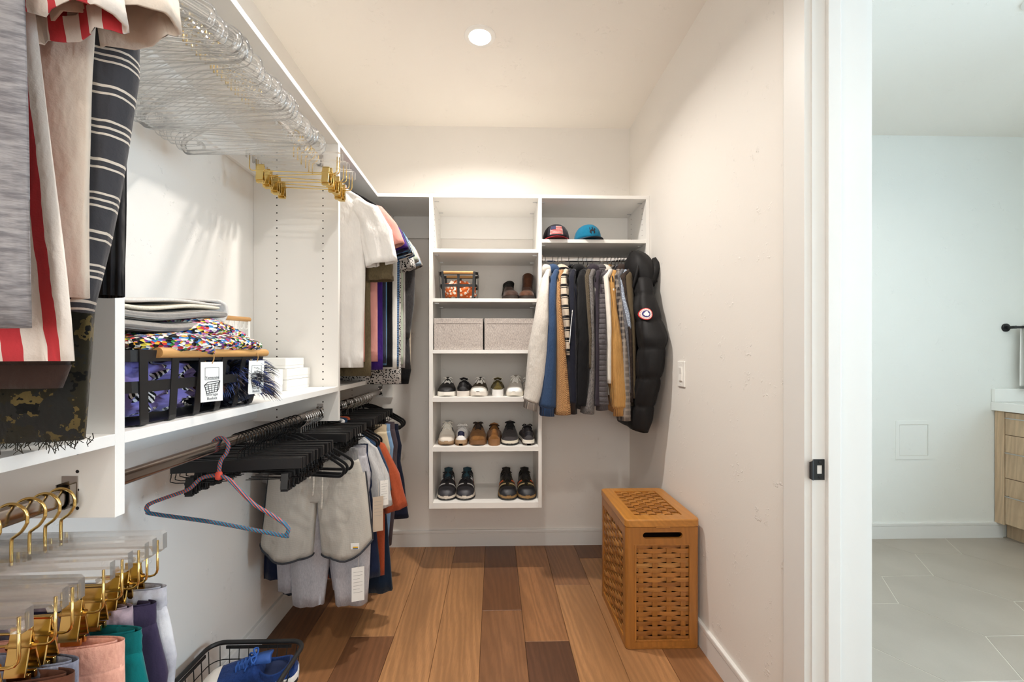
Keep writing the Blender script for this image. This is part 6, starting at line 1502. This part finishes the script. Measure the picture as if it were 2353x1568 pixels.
# base plinth, rails
mb = MB(); mb.rings([[Vector((x, y, z)) for x, y in rpoly(hx-i_, hy-i_, .016)] for z, i_ in ((0, .003), (.003, .0005), (.012, .0005))]); mb.build('base', WF, hp_)
ZR1 = Zl-.072; ZR0 = .034
for s in (1, -1):
    # end rails; the top one carries the hand slot
    w0 = hx-.040
    y0, y1 = (s*hy, s*(hy-.014)); ya, yb = min(y0, y1), max(y0, y1)
    slot = [(.072+.013*math.cos(a), (Zl-.034)+.013*math.sin(a)) for a in [-PI/2+PI*i/8 for i in range(9)]]+[(-.072+.013*math.cos(a), (Zl-.034)+.013*math.sin(a)) for a in [PI/2+PI*i/8 for i in range(9)]]
    zc = Zl-.034; mb = MB()
    outer = []
    for (x, z) in slot:
        ang = math.atan2(z-zc, x); tx = w0/abs(math.cos(ang)) if abs(math.cos(ang)) > 1e-6 else 1e9; tz = (Zl-zc if z > zc else zc-ZR1)/max(1e-6, abs(math.sin(ang))); k = min(tx, tz); outer.append((k*math.cos(ang), zc+k*math.sin(ang)))
    # snap nearest outline points onto the rectangle corners
    for cx, cz in ((w0, Zl), (w0, ZR1), (-w0, Zl), (-w0, ZR1)):
        i = min(range(len(outer)), key=lambda q: (outer[q][0]-cx)**2+(outer[q][1]-cz)**2); outer[i] = (cx, cz)
    mb.rings([[Vector((x, ya, z)) for x, z in outer], [Vector((x, yb, z)) for x, z in outer], [Vector((x, yb, z)) for x, z in slot], [Vector((x, ya, z)) for x, z in slot], [Vector((x, ya, z)) for x, z in outer]], cap0=False, cap1=False)
    mb.build('top_rail', WF, hp_)
    MB().box(-w0, w0, ya, yb, .012, ZR0).build('bottom_rail', WF, hp_)
    x0, x1 = sorted((s*hx, s*(hx-.014))); 
    MB().box(x0, x1, -hy+.040, hy-.040, Zl-.040, Zl).build('top_rail', WF, hp_); MB().box(x0, x1, -hy+.040, hy-.040, .012, ZR0).build('bottom_rail', WF, hp_)
    # slim bead framing each woven panel
    MB().bbox(-w0, w0, s*(hy-.004)-.004, s*(hy-.004)+.004, ZR1-.006, ZR1, .001).build('bead', WF, hp_)
    MB().bbox(-w0, w0, s*(hy-.002)-.004, s*(hy-.002)+.004, ZR0, ZR0+.007, .001).build('bead', WF, hp_)
    for q in (1, -1): MB().bbox(q*w0-.004, q*w0+.004, s*(hy-.002)-.004, s*(hy-.002)+.004, ZR0, ZR1, .001).build('bead', WF, hp_)
MB().box(-hx+.016, hx-.016, -hy+.016, hy-.016, .012, .016).build('inner_floor', WF, hp_)
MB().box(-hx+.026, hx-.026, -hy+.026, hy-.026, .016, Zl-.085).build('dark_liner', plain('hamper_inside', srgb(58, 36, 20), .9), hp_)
CT = [(176, 122, 62), (160, 106, 50), (188, 136, 74), (150, 98, 46), (170, 114, 54)]
rr = random.Random(21)
def wave_strip(length, width, cols, phase, depth, th=.0016):
    """a cane strip that goes over and under the crossing strips"""
    n = cols*8; rs = []
    for i in range(n+1):
        t_ = i/n; x = -length/2+length*t_; ph = t_*cols
        d = depth*math.copysign(abs(math.cos(PI*(ph-.5)+phase*PI))**.55, math.cos(PI*(ph-.5)+phase*PI)) if 0 <= ph <= cols else 0
        c_ = width/2
        rs.append([Vector((x, d-th/2, -c_)), Vector((x, d-th/2-.0008, 0)), Vector((x, d-th/2, c_)), Vector((x, d+th/2, c_)), Vector((x, d+th/2, -c_))])
    return MB().rings(rs)
def woven(parent_name, n_rows, n_cols, W_, H_, place_fn, cw, rh):
    """W_ wide, H_ high panel in its own XZ plane; returns parts named weave_strip"""
    protos = [wave_strip(W_, rh, n_cols, ph, .0042).build('weave_strip', M['cane'], hp_, smooth=False, color=srgb(CT[0])) for ph in (0, 1)]
    used = [False, False]
    for r in range(n_rows):
        ph = r % 2; o = protos[ph] if not used[ph] else protos[ph].copy()
        if used[ph]: COL.objects.link(o)
        used[ph] = True
        c = CT[rr.randrange(5)]; f = rr.uniform(.9, 1.08); o.color = (*[q*f for q in srgb(c)], 1)
        place_fn(o, 0, -H_/2+H_*(r+.5)/n_rows)
    v = MB().bbox(-cw/2, cw/2, -.0008, .0008, -H_/2, H_/2, .0004).build('weave_upright', M['wickerframe'], hp_); first = True
    for c in range(n_cols):
        o = v if first else v.copy()
        if not first: COL.objects.link(o)
        first = False; place_fn(o, -W_/2+W_*(c+.5)/n_cols, 0)
zc = (ZR0+ZR1)/2; Hs = ZR1-ZR0
def mk(base, rot):
    def fn(o, u, w):
        o.location = base(u, w); o.rotation_euler = rot
    return fn
wf = 2*(hx-.036)
woven('front', 20, 4, wf, Hs, mk(lambda u, w: (u, -hy+.0095, zc+w), (0, 0, 0)), .022, Hs/20-.0024)
woven('back', 20, 4, wf, Hs, mk(lambda u, w: (u, hy-.008, zc+w), (0, 0, PI)), .022, Hs/20-.0016)
zs, Hs2 = (ZR0+Zl-.040)/2, Zl-.040-ZR0; wsd = 2*(hy-.036)
woven('side', 22, 7, wsd, Hs2, mk(lambda u, w: (-hx+.008, -u, zs+w), (0, 0, -PI/2)), .022, Hs2/22-.0024)
woven('side', 22, 7, wsd, Hs2, mk(lambda u, w: (hx-.008, u, zs+w), (0, 0, PI/2)), .022, Hs2/22-.0016)
# lid
lid = MB(); o_ = rpoly(hx+.003, hy+.003, .022); i_ = rpoly(hx-.052, hy-.050, .006)
for q in (0,):
    lid.rings([[Vector((x, y, z)) for x, y in o_] for z in ()]) if False else None
oz = [(Zl+.0015, .002), (Zl+.004, 0), (HZ-.005, 0), (HZ-.0015, .0015), (HZ, .005)]
rings_ = [[Vector((x*(1-e/hx), y*(1-e/hy), z)) for x, y in o_] for z, e in oz]
rings_ += [[Vector((x, y, HZ)) for x, y in i_], [Vector((x, y, HZ-.006)) for x, y in i_]]
lid.rings(rings_, cap0=True, cap1=False); ld = lid.build('lid_frame', WTP, hp_)
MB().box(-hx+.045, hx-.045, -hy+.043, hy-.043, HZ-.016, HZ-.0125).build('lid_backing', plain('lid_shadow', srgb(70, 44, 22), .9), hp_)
wl_, ll_ = 2*(hx-.052), 2*(hy-.050)
woven('lid', 15, 6, wl_, ll_, mk(lambda u, w: (u, w, HZ-.0075), (-PI/2, 0, 0)), .026, ll_/15-.0026)
MB().bbox(-.03, .03, -hy-.0045, -hy+.002, Zl-.001, Zl+.006, .001).build('lid_catch', WTP, hp_)
# prototypes used only as sources of copies are removed (never in view themselves)
for r in PROTO:
    for ch in list(r.children):
        for g in list(ch.children): bpy.data.objects.remove(g)
        bpy.data.objects.remove(ch)
    bpy.data.objects.remove(r)
